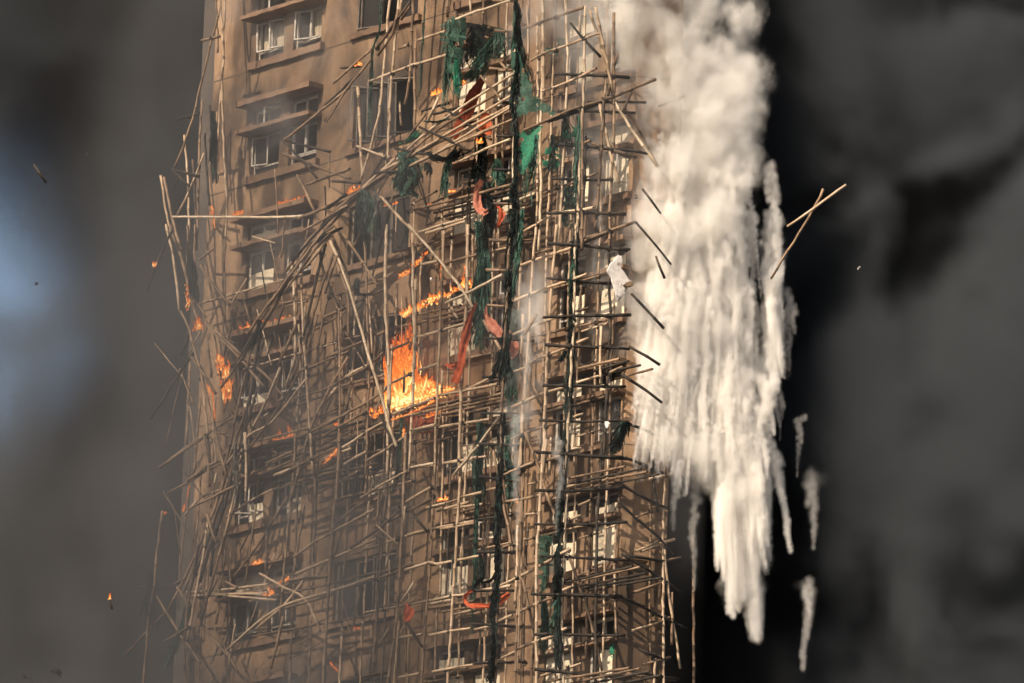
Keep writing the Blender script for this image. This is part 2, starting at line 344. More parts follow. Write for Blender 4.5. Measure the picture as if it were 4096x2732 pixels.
# ------------------------------------------------------------------ bamboo
def catmull(P, step):
    if len(P) == 2: P = [P[0], (P[0]+P[1])/2, P[1]]
    Q = [P[0]*2-P[1], *P, P[-1]*2-P[-2]]; out = []
    for i in range(1, len(Q)-2):
        a, b_, c, d = Q[i-1:i+3]; n = max(1, int((c-b_).length/step))
        for j in range(n):
            t_ = j/n
            out.append(0.5*((2*b_)+(c-a)*t_+(2*a-5*b_+4*c-d)*t_*t_+(3*b_-a-3*c+d)*t_**3))
    out.append(P[-1]); return out
SIDES = 7
def bamboo_mesh(P, r, tone, rr, origin, taper=0.82):
    L = sum((b_-a).length for a, b_ in zip(P[:-1], P[1:]))
    pts = catmull(P, 0.22)
    wob = [Vector((rr.uniform(-1, 1), rr.uniform(-1, 1), rr.uniform(-.3, .3)))*0.012 for _ in pts]
    pts = [p+(w_ if 0 < i < len(pts)-1 else Vector()) for i, (p, w_) in enumerate(zip(pts, wob))]
    n = len(pts); V = []; Fc = []; I = []
    seg = rr.choice((2, 2, 3)); ph = rr.randrange(seg)
    rings = []                                   # (point, dir, radius)
    if rr.random() < 0.5: r0, r1 = r, r*taper
    else: r0, r1 = r*taper, r
    for i, p in enumerate(pts):
        d = (pts[min(i+1, n-1)]-pts[max(i-1, 0)]).normalized(); rad = r0+(r1-r0)*i/(n-1)
        if i % seg == ph and 0 < i < n-1:
            rings += [(p-d*0.022, d, rad*0.97, 0), (p-d*0.008, d, rad*1.2, 1), (p+d*0.008, d, rad*1.2, 0), (p+d*0.022, d, rad*0.97, 0)]
        else: rings.append((p, d, rad, 0))
    up = Vector((0.13, 0.2, 1)) if abs(rings[0][1].z) < 0.8 else Vector((1, 0.2, 0.1))
    def ring(p, d, rad):
        x = d.cross(up).normalized(); y = x.cross(d); k = len(V)
        for s in range(SIDES):
            a = 2*math.pi*s/SIDES; q = p+(x*math.cos(a)+y*math.sin(a))*rad-origin; V.append((q.x, q.y, q.z))
        return k
    def bridge(a, b_, mi):
        for s in range(SIDES): Fc.append((a+s, a+(s+1) % SIDES, b_+(s+1) % SIDES, b_+s)); I.append(mi)
    ks = [ring(p, d, rad) for p, d, rad, _ in rings]
    for i in range(len(ks)-1): bridge(ks[i], ks[i+1], 1 if rings[i][3] else 0)
    for e, sg in ((0, 1), (-1, -1)):             # hollow cut ends
        p, d, rad, _ = rings[e]; a = ks[e]
        i1 = ring(p, d, rad*0.68); i2 = ring(p+d*sg*0.12, d, rad*0.6)
        if sg > 0: bridge(i1, a, 0); bridge(i2, i1, 2); Fc.append(tuple(range(i2, i2+SIDES))); I.append(2)
        else: bridge(a, i1, 0); bridge(i1, i2, 2); Fc.append(tuple(reversed(range(i2, i2+SIDES)))); I.append(2)
    body = {'n': 'bamboo', 'b': 'bamboo_pale', 'k': 'bamboo_brown', 'd': 'bamboo_char_and_shade'}[tone]
    node = 'lashing' if tone == 'd' else 'bamboo_node' if tone != 'k' else 'bamboo_char_and_shade'
    return mesh('bamboo', V, Fc, [M[body], M[node], M['hollow']], I, True)
sr = random.Random(21)
def part_name(P):
    d = (P[-1]-P[0]).normalized()
    return 'upright' if abs(d.z) > 0.93 else 'ledger' if abs(d.z) < 0.33 else 'brace'
def pole(parent, P, r=0.04, tone='n', name=None):
    o = link(name or part_name(P), bamboo_mesh(P, r*sr.uniform(0.86, 1.12), tone, sr, Vector(parent.location)), parent)
    return o
SCAF = {
 'left': empty('bamboo_scaffold', 'broken leaning scaffold of burning bamboo at the left edge of the tower', 'scaffolding', P0+A1*15.4+N1*1.0),
 'face': empty('bamboo_scaffold', 'wide standing bamboo scaffold lattice across the tower face below the fire', 'scaffolding', P0+A1*7+N1*1.0),
 'corner': empty('bamboo_scaffold', 'tall charred and shade-darkened bamboo scaffold around the tower corner beside the white smoke', 'scaffolding', Vector((RC.x, RC.y, 0))),
 'fan': empty('collapsed_scaffold', 'collapsed bundle of bamboo poles and burnt netting slanting across the tower face', 'scaffolding', P0+A1*8+N1*1.8),
}
# each line: crop, layer, tone, then the points met along the pole; the crops are cells of the photograph, the layers are rows of the scaffold; d also paints shade: corner rails, putlogs, an added dark side to one upright
STICKS = """
A m n 540 0 533 200 528 330 505 700 497 875
A m n 512 0 532 260 528 500 530 700 537 880 548 1120 555 1300 548 1568
A o n 522 40 470 240 395 540 330 800 235 1050
A m k 505 0 515 200 515 335
A m n 400 620 385 900 378 1180 365 1568
A m n 285 845 300 1000 312 1200 315 1568
A m d 430 840 445 1130 460 1290
A i k 340 1000 355 1200 365 1400
A m n 420 960 330 1190 240 1370
A i k 495 700 490 1010
A o k 400 255 515 228
A o d 250 748 385 712
A o d 215 1060 380 1105
A o d 215 1060 320 1165
A o b 230 1363 600 1364 860 1366 1060 1358
A o n 140 1100 165 1260 215 1568
A o n 160 1110 190 1260 225 1420 270 1568
A i d 450 660 470 900 480 1100
A i d 480 870 505 1150
A f d 920 880 1200 950
A f d 935 890 1140 1120
A f k 920 880 1060 770 1333 545
A o k 1190 765 1333 540
A o n 915 965 1140 1050 1333 1120
A o k 1065 1160 1333 1060
A o n 1000 1100 1055 1210 1110 1330
A i k 1210 950 1210 1180
A f k 1010 1375 1333 1240
A f k 1030 1465 1333 1290
B o n 405 0 365 480 330 760 225 1130
B o n 455 0 410 500 395 760 380 1000 370 1060
B o n 472 0 455 110 430 230
B o n 555 0 540 330 525 520 500 655
B o n 563 175 555 500 556 820
B o n 190 530 205 800 220 1110
B i k 412 640 390 980
B i n 480 640 490 790
B o k 335 305 545 10
B o k 340 350 430 220 470 60
B o n 275 510 370 475 540 410 580 400 760 345
B o n 460 305 535 275
B o n 575 250 770 185
B f b 780 145 880 100 1050 45 1170 5
B o k 480 125 545 25
B f k 295 310 55 520
B f k 300 370 150 560 15 770
B f d 95 425 215 415
B f d 0 665 200 480
B f n 1175 455 830 680 600 850 440 1000 230 1190
B f k 1170 540 700 830 500 1010 300 1160
B f n 1170 600 620 930 350 1080
B f n 1170 680 640 1000 480 1080
B f k 1180 750 760 920 560 1030
B f b 1150 870 1000 930 820 1015
B f n 1110 790 780 930 540 1050
B f n 1150 660 900 790 520 985
B f d 735 675 870 760 1040 875
B f d 605 800 780 880 920 950
B f d 440 930 640 970
B f d 320 1085 460 1080
B f d 60 1140 235 1150
B f n 440 990 200 1210 0 1400
B f k 500 1010 240 1210 0 1440
B f n 380 1100 180 1240 0 1390
B f d 330 1110 150 1280 0 1470
B f n 480 1060 360 1120 230 1190
B f k 120 1250 0 1300
B f k 60 1180 140 1230
B o n 715 610 640 770
B f k 510 900 640 720
B f k 980 475 1110 620
B f k 1115 400 1150 440
B o n 215 920 390 990
B o n 330 960 400 985
B o n 355 1230 530 1420 680 1568
B m n 550 1230 545 1568
B m k 330 1180 160 1568
B m n 740 1270 745 1568
B m n 905 1190 905 1568
B m n 895 1050 893 1568
B o n 600 1460 740 1415 890 1375
B o n 640 1465 890 1390
B c b 1180 440 1177 900 1169 1200 1162 1568
B i n 1080 490 1085 740 1080 1200 1070 1568
B i n 925 0 930 100
B i k 780 0 775 110
B i n 870 1100 866 1400
B s k 1050 5 1200 6
B s k 1055 190 1185 195
B s k 1015 425 1180 437
B s k 1080 440 1190 438
B s d 1060 640 1185 648
B s d 1065 850 1215 855
B s d 1065 1065 1205 1072
B s k 1050 1275 1250 1282
B s k 1040 1505 1240 1505
B i k 545 1285 710 1200
B i k 550 1330 900 1180
B m n 930 740 1170 700
B m n 860 1150 1170 1090
B m n 1110 1330 1250 1300
C o b 175 0 178 180 172 560 160 900 165 1200 150 1568
C o n 185 230 182 600
C o b 320 0 335 200 328 680 310 1050 295 1300 275 1568
C m n 310 960 290 1560
C c b 465 40 455 560 435 900 425 1200 405 1568
C c d 452 850 440 1200 420 1568
C c k 640 80 640 470 640 900 620 1200 610 1568
C c k 585 590 570 900 535 1380
C c n 545 650 600 900 665 1150
C r n 510 40 560 280 620 580
C c n 475 60 530 230 590 430 620 590
C c b 640 640 740 800 910 1045
C r k 690 650 820 870 905 1040
C c d 370 145 430 220 560 360
C o n 65 180 180 135 310 90 445 45
C o n 110 380 190 335 345 280 480 225 545 205
C o n 195 575 345 520 450 475 535 430
C c k 80 820 180 780 310 720 440 670 600 625 760 560 910 500
C c d 210 760 450 680 560 640
C o n 180 1210 320 1160 440 1110 520 1080
C o n 35 1260 150 1215
C o n 50 1470 160 1405 250 1355
C o n 310 1335 420 1320 515 1305
C c n 435 1520 600 1450 750 1390
C o n 460 900 500 885
C c d 275 467 640 480 745 490
C c d 460 635 830 640
C c d 265 695 450 695 650 700 760 705
C c d 260 905 440 915 600 935 720 940 850 965
C c d 245 1120 450 1128 620 1128
C c d 220 1340 410 1335 610 1340 720 1345
C c d 225 1527 400 1540 600 1555 740 1565
C r k 930 670 1095 605
C r k 1035 585 1035 900
C c k 600 600 655 340
C r k 690 700 760 530
C c k 500 900 600 930 740 990
C c k 640 940 780 990
C i n 155 100 158 900 150 1500
C i n 105 40 110 380
C i n 305 560 300 1000 260 1568
C i k 50 650 310 590
C m n 200 1010 430 960
C o k 450 700 445 1568
D o n 190 0 235 200 265 440 275 540
D o n 215 0 240 80 265 155
D f d 220 30 150 170 95 300 60 415
D o n 225 60 285 250 330 450 385 640
D m k 315 0 318 120 300 330
D m n 370 0 370 210 368 520
D m n 533 0 530 300 535 560
D m n 545 60 542 300 548 600
D o k 385 215 480 140
D o k 390 250 460 360 575 500
D o n 275 540 330 650 350 740 400 900 430 1040 480 1230 520 1400 560 1540
D o d 330 650 310 740 280 820
D o n 395 590 560 740 660 830 770 920 905 1075
D o n 420 620 640 840 790 1015
D o k 450 740 480 960
D o d 350 800 240 960 80 1215
D o n 345 830 420 930 500 1060
D o n 390 900 430 1330 445 1500
D m k 320 860 310 1100 298 1380
D m k 390 1080 375 1250 345 1568
D o k 140 1520 420 1325 560 1225 650 1180
D o k 375 1568 560 1480 650 1430
D o n 955 225 970 400 978 570
D o n 980 575 985 800
D o k 990 200 995 560
D f k 1060 120 840 520 690 770 515 1020
D f n 1230 30 1060 250 945 345
D f k 1180 40 960 330 700 690
D o k 760 660 735 850 700 1050 690 1300 690 1568
D o d 750 1020 700 1200 640 1400 590 1568
D o n 1245 190 1180 360 1100 620 1000 920 960 1010
D o n 1040 330 1045 600 1060 800 1080 1100 1100 1400 1110 1568
D o n 890 890 830 1040 690 1320
D o k 1000 630 890 880
D m n 960 660 990 820 930 1010
D o k 1270 480 1280 900 1275 1300 1265 1568
D i k 1080 480 920 520
D i k 890 490 970 480
D o n 560 1500 700 1320 840 1240 1000 1040 1080 940
D o k 600 1540 820 1250 980 1000
D m n 1000 620 1010 900 985 1300 975 1568
D o k 1000 930 1150 870 1333 790
D m k 1010 700 1130 640 1300 540
D m k 1000 1130 1180 1060 1333 990
D o n 1020 1330 1200 1250 1333 1180
D m n 1000 1250 1200 1180 1333 1120
D o n 760 1568 900 1500 1100 1420 1333 1330
D m k 700 1568 900 1460 1130 1380 1333 1290
D o n 850 1568 1100 1480 1333 1400
D o n 1333 830 1220 1020 1090 1300 1020 1568
D m k 830 1400 880 1450
D m n 720 1240 830 1180
D i k 640 880 655 1050
E o n 545 50 545 500 555 700 545 1000 530 1300 515 1568
E o n 565 340 562 620 560 900
E o n 750 0 740 250 725 600 712 900 705 1080 695 1300 690 1568
E o n 905 0 900 400 880 800 865 1050 855 1300 850 1568
E m n 895 0 893 300 888 560
E o n 385 0 380 500 395 760 400 1100 392 1568
E o n 418 750 405 1130
E o n 245 100 260 500 270 900 265 1200 250 1568
E m n 258 400 282 800
E m k 90 420 100 900 95 1300 85 1568
E i n 1060 100 1050 500 1050 900 1035 1200 1025 1500
E i n 1082 50 1072 450
E o n 1300 380 1285 640 1265 1000 1245 1300 1230 1568
E o n 1235 560 1228 800
E i n 1115 640 1095 1200
E c k 1168 0 1150 400 1125 900 1110 1300 1095 1568
E f b 25 100 90 250 180 520 270 840 330 1030 400 1280 440 1390
E f k 75 190 20 350 0 430
E f b 530 0 720 220 890 440 935 520
E o n 995 610 1100 800
E o n 1010 600 1050 680
E f b 750 490 880 430 1110 310
E o n 770 240 900 205 960 190
E o n 610 250 720 230
E o n 580 700 720 655 880 610
E o n 590 910 710 870
E o n 735 1070 860 1045 1090 1000
E o n 880 1030 1020 960
E o n 420 1190 690 1085
E o n 540 1300 700 1265 860 1240 1020 1215
E o n 545 1290 700 1255
E o n 270 1480 400 1400 520 1320
E o n 530 1520 690 1500
E f b 800 1568 950 1385 1085 1200
E o k 420 990 540 930
E o k 420 780 530 735
E o k 0 1040 150 960 270 900 380 800
E o n 0 1110 130 950 260 880
E o k 0 830 120 780 240 730
E o k 0 580 110 530 250 460
E m k 20 460 250 380 380 340
E o k 290 440 370 395
E o n 0 1240 160 1160 270 1100 390 1020
E o n 0 1330 130 1250 270 1170
E o n 70 1420 250 1300 390 1220
E m k 0 1420 180 1340 390 1240
E o n 130 1500 270 1420
E m n 300 560 320 700
E o n 330 690 380 665
E m n 560 700 640 690
E m k 500 880 490 1050
E m n 730 910 725 1070
E m n 870 1160 865 1300
E o d 350 1190 370 1230 440 1390
E i k 420 720 540 590
E o n 800 520 840 590
E o k 720 220 690 280
E m n 880 830 1030 800
E m n 960 190 1050 165
E m n 1080 160 1180 140
E i n 1060 360 1160 330
E i n 1080 1000 1090 1010
E s k 1035 95 1190 100 1320 95
E s k 1020 285 1180 290 1265 300
E s k 1025 505 1200 515
E s d 1003 708 1160 715 1310 728
E s d 975 950 1150 955
E s d 973 1180 1215 1180
E s d 955 1370 1225 1383
F c b 405 0 395 300 390 560 375 900 355 1250 335 1568
F o n 285 0 265 250 240 560 222 900 210 1200 200 1568
F o n 155 0 125 400 105 800 75 1100 50 1568
F o n 115 600 98 930
F c d 610 0 600 300 610 600 590 900 575 1300 555 1568
F i n 440 380 420 800 400 1200 395 1568
F i n 60 560 55 900
F i n 235 1330 228 1568
F i k 625 500 605 900 590 1568
F m n 570 640 565 1000
F o n 30 260 150 215 270 175 385 140
F c n 440 110 600 45 720 5
F o n 0 490 130 435 265 385 370 350 480 310
F o n 20 690 125 645 240 600 330 570
F c n 420 545 490 525
F o n 115 870 235 815 370 765
F c n 400 740 475 710
F o n 0 915 90 885
F o n 0 1145 85 1105 215 1050 330 1020
F c n 385 985 570 930 675 885
F o n 0 1345 70 1310 200 1270 340 1225
F c n 375 1205 440 1185
F o n 60 1530 200 1480 330 1440
F c n 360 1418 420 1395
F i n 440 670 600 620
F i n 430 1110 570 1075
F i n 410 1330 560 1285
F i k 250 1160 330 1130
F c d 220 115 395 125 600 145 730 160
F c d 205 330 390 350 600 365
F c d 205 583 390 575 600 572 760 568
F c d 210 752 380 765 600 770 745 780
F c d 175 1003 370 1005 600 1010 700 1010
F c d 155 1223 355 1230 560 1228 665 1225
F c d 145 1425 340 1435 550 1455 720 1465
F r d 665 1222 850 1295 945 1340
F r d 720 1465 930 1555
F r k 960 1345 945 1568
F r d 870 1405 885 1540
F o k 95 1295 150 1470 190 1568
F c k 160 560 80 690
F m k 370 0 300 250
G o k 500 10 380 90 215 215
G o k 590 170 400 295 250 380
G o n 510 20 530 180 545 340
G o n 575 0 610 140 650 270
G o d 755 0 700 160 640 400 580 600 510 800 470 940
G o n 690 30 620 250 560 470 490 640 430 780 340 970 270 1110
G o n 700 440 630 650 560 900 490 1150
G o n 760 0 768 200 765 430
G o n 1068 0 1050 300 1020 600 990 900 970 1150
G o n 1000 1150 920 1480
G o n 1170 0 1110 200 1050 430
G m k 840 260 800 600 760 870 745 960
G o n 1355 0 1340 300 1310 600 1290 900 1270 1200 1250 1568
G o n 1170 60 1185 200 1182 400
G o n 520 560 470 880 430 1100 390 1300
G o k 520 510 545 600 580 690
G m k 640 700 600 1000 575 1200
G m k 480 1000 445 1568
G m k 490 680 455 1250
G o n 160 960 330 1240 470 1440
G o k 250 490 215 760 200 960 160 1200 130 1568
G o d 140 960 120 1050 95 1150
G o d 70 965 230 970
G o k 0 1390 130 1250 250 1120
G o k 260 1310 410 1220
G m n 350 1000 600 985 900 950
G m n 415 1030 640 1010 890 1000
G m n 420 1025 760 1010 900 1020
G m n 620 1020 960 1050
G o n 840 880 980 960 1130 1045 1220 1240
G o k 630 930 700 970
G o n 640 1360 830 1190 1000 1080 1300 990 1568 900
G o n 1000 1100 1140 1060 1300 1010
G o n 820 1230 1000 1070 1120 920
G o n 1020 940 1270 895
G o n 1030 930 1150 905 1270 905
G o n 1060 780 1200 680 1400 570 1568 480
G o n 1060 880 1300 780 1568 660
G o n 1350 530 1440 460 1568 380
G o k 910 590 1030 400
G m k 690 900 830 720 900 600
G m k 480 1190 580 1310 680 1420
G o k 340 970 420 1090
G m k 560 1190 640 1350 720 1500
G m k 800 800 900 810 990 790
G m n 380 520 480 410 620 350
G o n 400 480 560 400 740 310
G m n 640 530 840 400 1000 330
G o k 870 190 1000 130 1180 60
G o n 980 270 1190 160 1340 90
G m n 990 350 1170 270 1340 180
G m n 1210 390 1330 320
G m n 1370 290 1480 230
G o n 400 300 500 230 590 180
G m k 300 950 440 870
G m k 370 0 390 300 350 700 320 1100
G m k 440 1300 430 1568
G m k 380 1300 390 1568
G m k 900 600 890 900
G m k 1130 450 1090 700 1060 880
H m n 95 0 100 210 90 420
H o n 240 0 215 400 200 560 170 950 130 1500
H o n 365 0 345 450 325 850 300 1200 250 1568
H o n 352 460 338 640
H o n 540 0 520 450 500 850 475 1150 450 1568
H o n 700 0 685 380 655 850 630 1300 610 1568
H m n 688 120 680 380
H i n 870 0 850 500 835 1000 820 1400
H i n 862 480 850 720
H i n 655 0 640 390
H i n 630 600 610 1000 590 1350
H o k 1075 0 1070 500 1045 1100 1030 1568
H o n 1055 580 1040 1100
H o n 370 435 520 345
H o n 80 410 200 335 370 240
H o n 375 215 430 205 520 190
H o n 590 185 690 165 790 150
H o n 600 190 780 165
H o k 0 760 180 700
H o k 0 720 190 590 330 460
H o k 150 590 330 500 520 400
H o n 215 690 330 650 500 610
H o n 360 640 500 605 660 575 780 555
H o n 570 600 780 565
H o n 690 400 820 370
H o n 500 825 655 795 810 765
H o n 500 812 560 825 655 805
H o n 345 860 490 815
H o n 200 910 310 870
H o k 0 970 170 920
H o n 535 1045 650 1020 720 1015
H o n 320 1285 460 1265
H o n 500 1270 640 1240 760 1225
H o n 530 1500 610 1485 720 1465 890 1440
H o n 640 1490 720 1475
H o n 310 1535 440 1510
H o n 410 940 330 1060
H f d 350 1190 450 1340
H f d 370 485 470 610
H o n 480 470 600 440
H m n 480 1075 650 1045
H m n 500 1105 620 1085
H m n 820 155 870 150
H m n 870 360 1000 335
H m n 820 990 1020 960
H m n 770 1230 900 1200
H m k 60 1360 160 1335
H m n 170 1320 240 1220
H m k 180 350 160 700
H m k 345 1100 350 1500
H m n 320 1180 290 1568
H s d 800 65 930 75 1060 80
H s d 805 268 930 290 1050 305
H s d 810 545 930 530 1030 520
H s d 795 745 1040 750
H s d 780 990 1040 990
H s d 775 1200 930 1210 1098 1220
H s d 765 1445 930 1440 1098 1435
H c k 945 0 930 500 915 1000 900 1568
H o k 890 50 950 360 1045 830
I o n 145 0 130 450 115 900 100 1300 90 1568
I m n 165 560 140 900 130 1568
I o n 290 0 255 550 240 900 240 1568
I o n 302 40 285 240
I c b 425 0 405 400 385 800 375 1150 385 1568
I c d 645 0 610 500 600 900 595 1568
I i n 480 0 465 500 455 1000 450 1568
I i n 665 150 645 700 635 1400
I d d 805 380 800 900 790 1400 800 1568
I i n 735 560 725 900 740 1300
I r n 1030 50 1010 600 1010 1000 1012 1568
I q k 935 330 930 1000 935 1450
I r n 1040 720 1060 960 1140 1480
I r k 1080 1000 1080 1330
I r k 1205 640 1208 1000 1212 1568
I r d 945 100 970 280 1000 500
I r n 985 1420 980 1568
I o n 30 270 125 225 230 185
I o n 305 165 400 135
I o n 25 430 130 415 255 385
I o n 150 670 230 635
I o n 270 610 370 570
I c n 420 545 495 515
I o n 20 715 110 690
I o n 135 895 240 840 330 790
I o n 0 960 110 910
I c n 390 760 455 730
I o n 130 1120 240 1065 330 1035
I c n 400 990 460 965
I o n 0 1185 90 1145
I o n 110 1360 230 1310 360 1270
I c n 395 1240 430 1225
I o n 0 1410 95 1365
I o n 260 1525 360 1490
I c n 400 1475 500 1445
I c n 430 105 500 95
I c n 435 340 500 330
I i n 485 450 600 400
I i n 485 660 630 620
I i n 660 600 730 580
I i n 480 890 630 830
I i n 660 1065 730 1040
I i n 470 1330 590 1300
I i n 660 1290 750 1270
I i n 300 1385 440 1360
I c d 225 118 420 135 620 150 790 155
I r d 790 155 900 195 1010 245
I c d 220 360 390 365 610 355 780 340
I c d 205 570 390 570 600 570 790 555
I c d 235 768 400 775 600 785 780 795
I c d 195 1010 380 1015 590 1020 770 1025
I c d 205 1262 370 1260 590 1268 780 1265
I c d 215 1482 390 1500 590 1520 770 1535
I r d 765 320 900 400 1070 480
I r d 760 430 880 550 1010 660 1100 770
I r d 765 760 1000 905 1130 1000
I r d 765 1025 1010 1150 1180 1230
I r d 885 1360 1030 1420
I r n 880 740 1000 690 1090 665
I r k 830 1000 1000 940
I r n 830 1240 1000 1190 1065 1155
I r k 890 1450 1060 1405
I r n 1050 800 1140 780
I r n 940 290 1105 255
I q k 830 530 960 480
I r n 860 745 1000 685
I o k 165 0 240 180 300 380 370 560
I c k 430 790 500 990 580 1260 630 1490
I d n 715 470 775 760
I o k 0 260 40 520 100 790 150 1000 215 1290
I m n 170 320 260 300
I m n 160 510 240 505
B f k 230 1190 60 1330 -60 1450 -250 1700
B f d 260 1190 40 1380 -200 1640
B f k 200 1230 0 1450 -160 1640
D f k 1240 10 1100 110 950 330 840 500
D f d 1200 30 1050 190 900 400
D f n 1250 20 1120 150 1000 320 930 420
D o d 765 650 740 850 690 1150 620 1500
D o k 745 640 690 900 610 1250 540 1568
D o k 780 700 700 1050 560 1450
D o n 830 520 740 680 640 860
D o d 900 430 780 640 700 800
G o k 720 20 640 300 540 560 440 800 360 1000
G o d 700 80 600 400 500 700 420 900 380 1060
G o k 660 120 600 350 530 520 500 640
G o n 740 30 700 300 640 560 600 760
G m d 620 420 560 700 540 900
G o k 470 640 440 860 400 1100 380 1300
B o k 420 1230 380 1400 330 1568
B o d 300 1180 330 1300 350 1450
E o k 60 180 150 420 160 700
E o d 20 120 -60 420 -120 700
E o k 120 60 230 220 330 380
E m k 0 300 90 560 110 760
D o k 1210 70 1300 300 1340 500
D o d 1150 100 1180 300 1280 520
D m k 1120 560 1060 780 960 1000 880 1200
D m k 1230 360 1160 640 1120 900
D o k 1330 1000 1280 1200 1200 1500
"""
CUT = 1930
for ln in STICKS.strip().splitlines():
    q = ln.split(); c, ly, tn = q[:3]; v = [float(x) for x in q[3:]]
    pts = list(zip(v[0::2], v[1::2])); mid = pts[len(pts)//2]
    mx = pix(c, *((pts[0][0]+pts[-1][0])/2, 0))[0]
    j = sr.uniform(-0.07, 0.07)
    if tn == 'n' and mx < 1500 and sr.random() < 0.42: tn = 'k'
    elif tn == 'n' and sr.random() < 0.16: tn = 'k'
    P = [at(c, x, y, ly, mid)+N1*j for x, y in pts]
    if ly == 'f':
        rad = 0.037
        key = 'fan'
    else:
        key = 'left' if mx < 940 else 'corner' if (mx > CUT or ly in 'crqd') else 'face'
    # poles cut by the frame run on beyond it
    for e in (0, -1):
        yy = pix(c, *pts[e])[1]
        if (yy < 4 or yy > 2728) and abs((P[e]-P[-1-e]).normalized().z) > 0.6:
            nb = P[1] if e == 0 else P[-2]; P[e] = P[e]+(P[e]-nb).normalized()*sr.uniform(1.5, 3)
    pole(SCAF[key], P, {'o': 0.037, 'm': 0.031, 'i': 0.03, 'f': 0.034, 'c': 0.038, 'r': 0.036, 's': 0.035, 'w': 0.028, 'q': 0.028, 'd': 0.034}[ly], tn,
         'putlog' if ly == 's' else None)
# ------------------------------------------------------------------ platforms of bamboo laid across the scaffold
def deck(key, c, x0, y0, x1, y1, layer='o', n=4, tone='k', lo=0.3, hi=1.35):
    p, q = at(c, x0, y0, layer), at(c, x1, y1, layer)
    if layer == 'o':
        z = (p.z+q.z)/2; p.z = q.z = z
        base = OUT; nrm = N1
    else: base = 0.5; nrm = NR
    for i in range(n):
        o = lo+(hi-lo)*i/(n-1)-base
        a = p+nrm*o+Vector((0, 0, sr.uniform(-.05, .05))); b_ = q+nrm*o+Vector((0, 0, sr.uniform(-.05, .05)))
        d = (b_-a); a = a-d*sr.uniform(-.08, .06); b_ = b_+d*sr.uniform(-.08, .06)
        pole(SCAF[key], [a, b_], 0.034, sr.choice(tone), 'deck_pole')
deck('face', 'E', 410, 1190, 1030, 1030, n=5, tone='kkdn')
deck('face', 'B', 590, 690, 760, 630, n=4, tone='kkd')
deck('face', 'E', 490, 600, 850, 460, n=4, tone='dkk')
deck('face', 'D', 640, 1400, 1320, 1190, n=4, tone='kkd')
deck('face', 'H', 470, 450, 690, 420, n=5, tone='kkn')
deck('face', 'H', 480, 1110, 760, 1040, n=4, tone='kkn')
deck('face', 'G', 900, 300, 1480, 170, n=4, tone='kkd')
deck('face', 'B', 540, 1300, 1150, 1160, n=5, tone='kkd')
deck('corner', 'I', 310, 300, 790, 190, n=4, tone='ddk')
deck('corner', 'I', 310, 950, 790, 830, n=5, tone='ddk')
deck('corner', 'F', 400, 900, 640, 840, n=4, tone='ddk')
deck('corner', 'I', 300, 1560, 780, 1470, n=4, tone='ddk')
deck('corner', 'I', 830, 770, 1080, 800, 'r', 6, 'ddk', -0.3, 0.5)
deck('corner', 'I', 820, 1500, 1130, 1545, 'r', 7, 'ddk', -0.4, 0.5)
# inner row close to the wall: regular uprights and ledgers that the outer poles hide in part
for i in range(13):
    u = 0.5+i*0.86+sr.uniform(-.12, .12)
    z0, z1 = 38.5+sr.uniform(-1, 1), (58.5 if u < 5.5 else 50.5-(u-5.5)*0.25)+sr.uniform(-.6, .6)
    n = max(2, int((z1-z0)/3.5))
    for j in range(n):
        a = z0+(z1-z0)*j/n; b_ = z0+(z1-z0)*(j+1)/n+0.4
        du = sr.uniform(-.05, .05)
        pole(SCAF['corner' if u < 3 else 'face'], [P0+A1*(u+du)+N1*0.5+Vector((0, 0, a)), P0+A1*(u-du+sr.uniform(-.04, .04))+N1*0.52+Vector((0, 0, b_))], 0.032, sr.choice('nnk'), 'upright')
for j in range(15):
    z = 38.6+j*0.95+sr.uniform(-.08, .08)
    u = 0.1
    while u < 11:
        L = sr.uniform(2.2, 4.5)
        if z > 51 and u > 6: break
        if sr.random() < 0.33:
            pole(SCAF['corner' if u < 2 else 'face'], [P0+A1*u+N1*0.56+Vector((0, 0, z+sr.uniform(-.06, .06))), P0+A1*(u+L)+N1*0.56+Vector((0, 0, z+sr.uniform(-.06, .06)))], 0.03, sr.choice('nkk'), 'ledger')
        u += L*0.93
# thin split canes and broken ends caught among the burnt poles
for i in range(95):
    px, py = sr.uniform(880, 1750), sr.uniform(850, 2700)
    if sr.random() < 0.3: px, py = sr.uniform(640, 1000), sr.uniform(600, 2700)
    a = hit(px, py, P0+N1*sr.uniform(.5, 1.5), N1); L = sr.uniform(.5, 1.9); th = sr.gauss(math.pi/2, .55)
    b_ = a+A1*math.cos(th)*L+Vector((0, 0, math.sin(th)*L))+N1*sr.uniform(-.2, .2)
    pole(SCAF['left' if px < 940 else 'face'], [a, b_], sr.uniform(.012, .024), sr.choice('kkdn'), 'split_cane')
# ------------------------------------------------------------------ loose poles
def loose(c, pts, layer, label, tone='n', r=0.038, nm='bamboo_pole', ref=None):
    P = [at(c, x, y, layer, ref) for x, y in pts]
    o = link(nm, bamboo_mesh(P, r, tone, sr, P[0]))
    o.location = P[0]; tag(o, label, 'bamboo pole'); return o
T2 = lambda *v: [(2400+.871*a, .871*b_) for a, b_ in v]
loose('P', T2((785, 1280), (975, 970), (1025, 868)), 'y-1.2', 'longer steeper falling bamboo pole of the crossed pair in the dark air', 'k', 0.034)
loose('P', T2((860, 1040), (985, 955), (1130, 850)), 'y-1.5', 'pale flatter falling bamboo pole lying over the steeper one in mid-air', 'n', 0.034)
loose('P', [(.871*155, .871*755), (.871*185, .871*797), (.871*212, .871*838)], 'y6', 'short black stick falling alone through the grey smoke on the far left', 'd', 0.034)
YP = 'y%.2f' % (YC-0.35)
loose('C', [(815, 1185), (870, 1262), (930, 1340)], YP, 'short charred pole highest of those falling against the white smoke', 'd', 0.03)
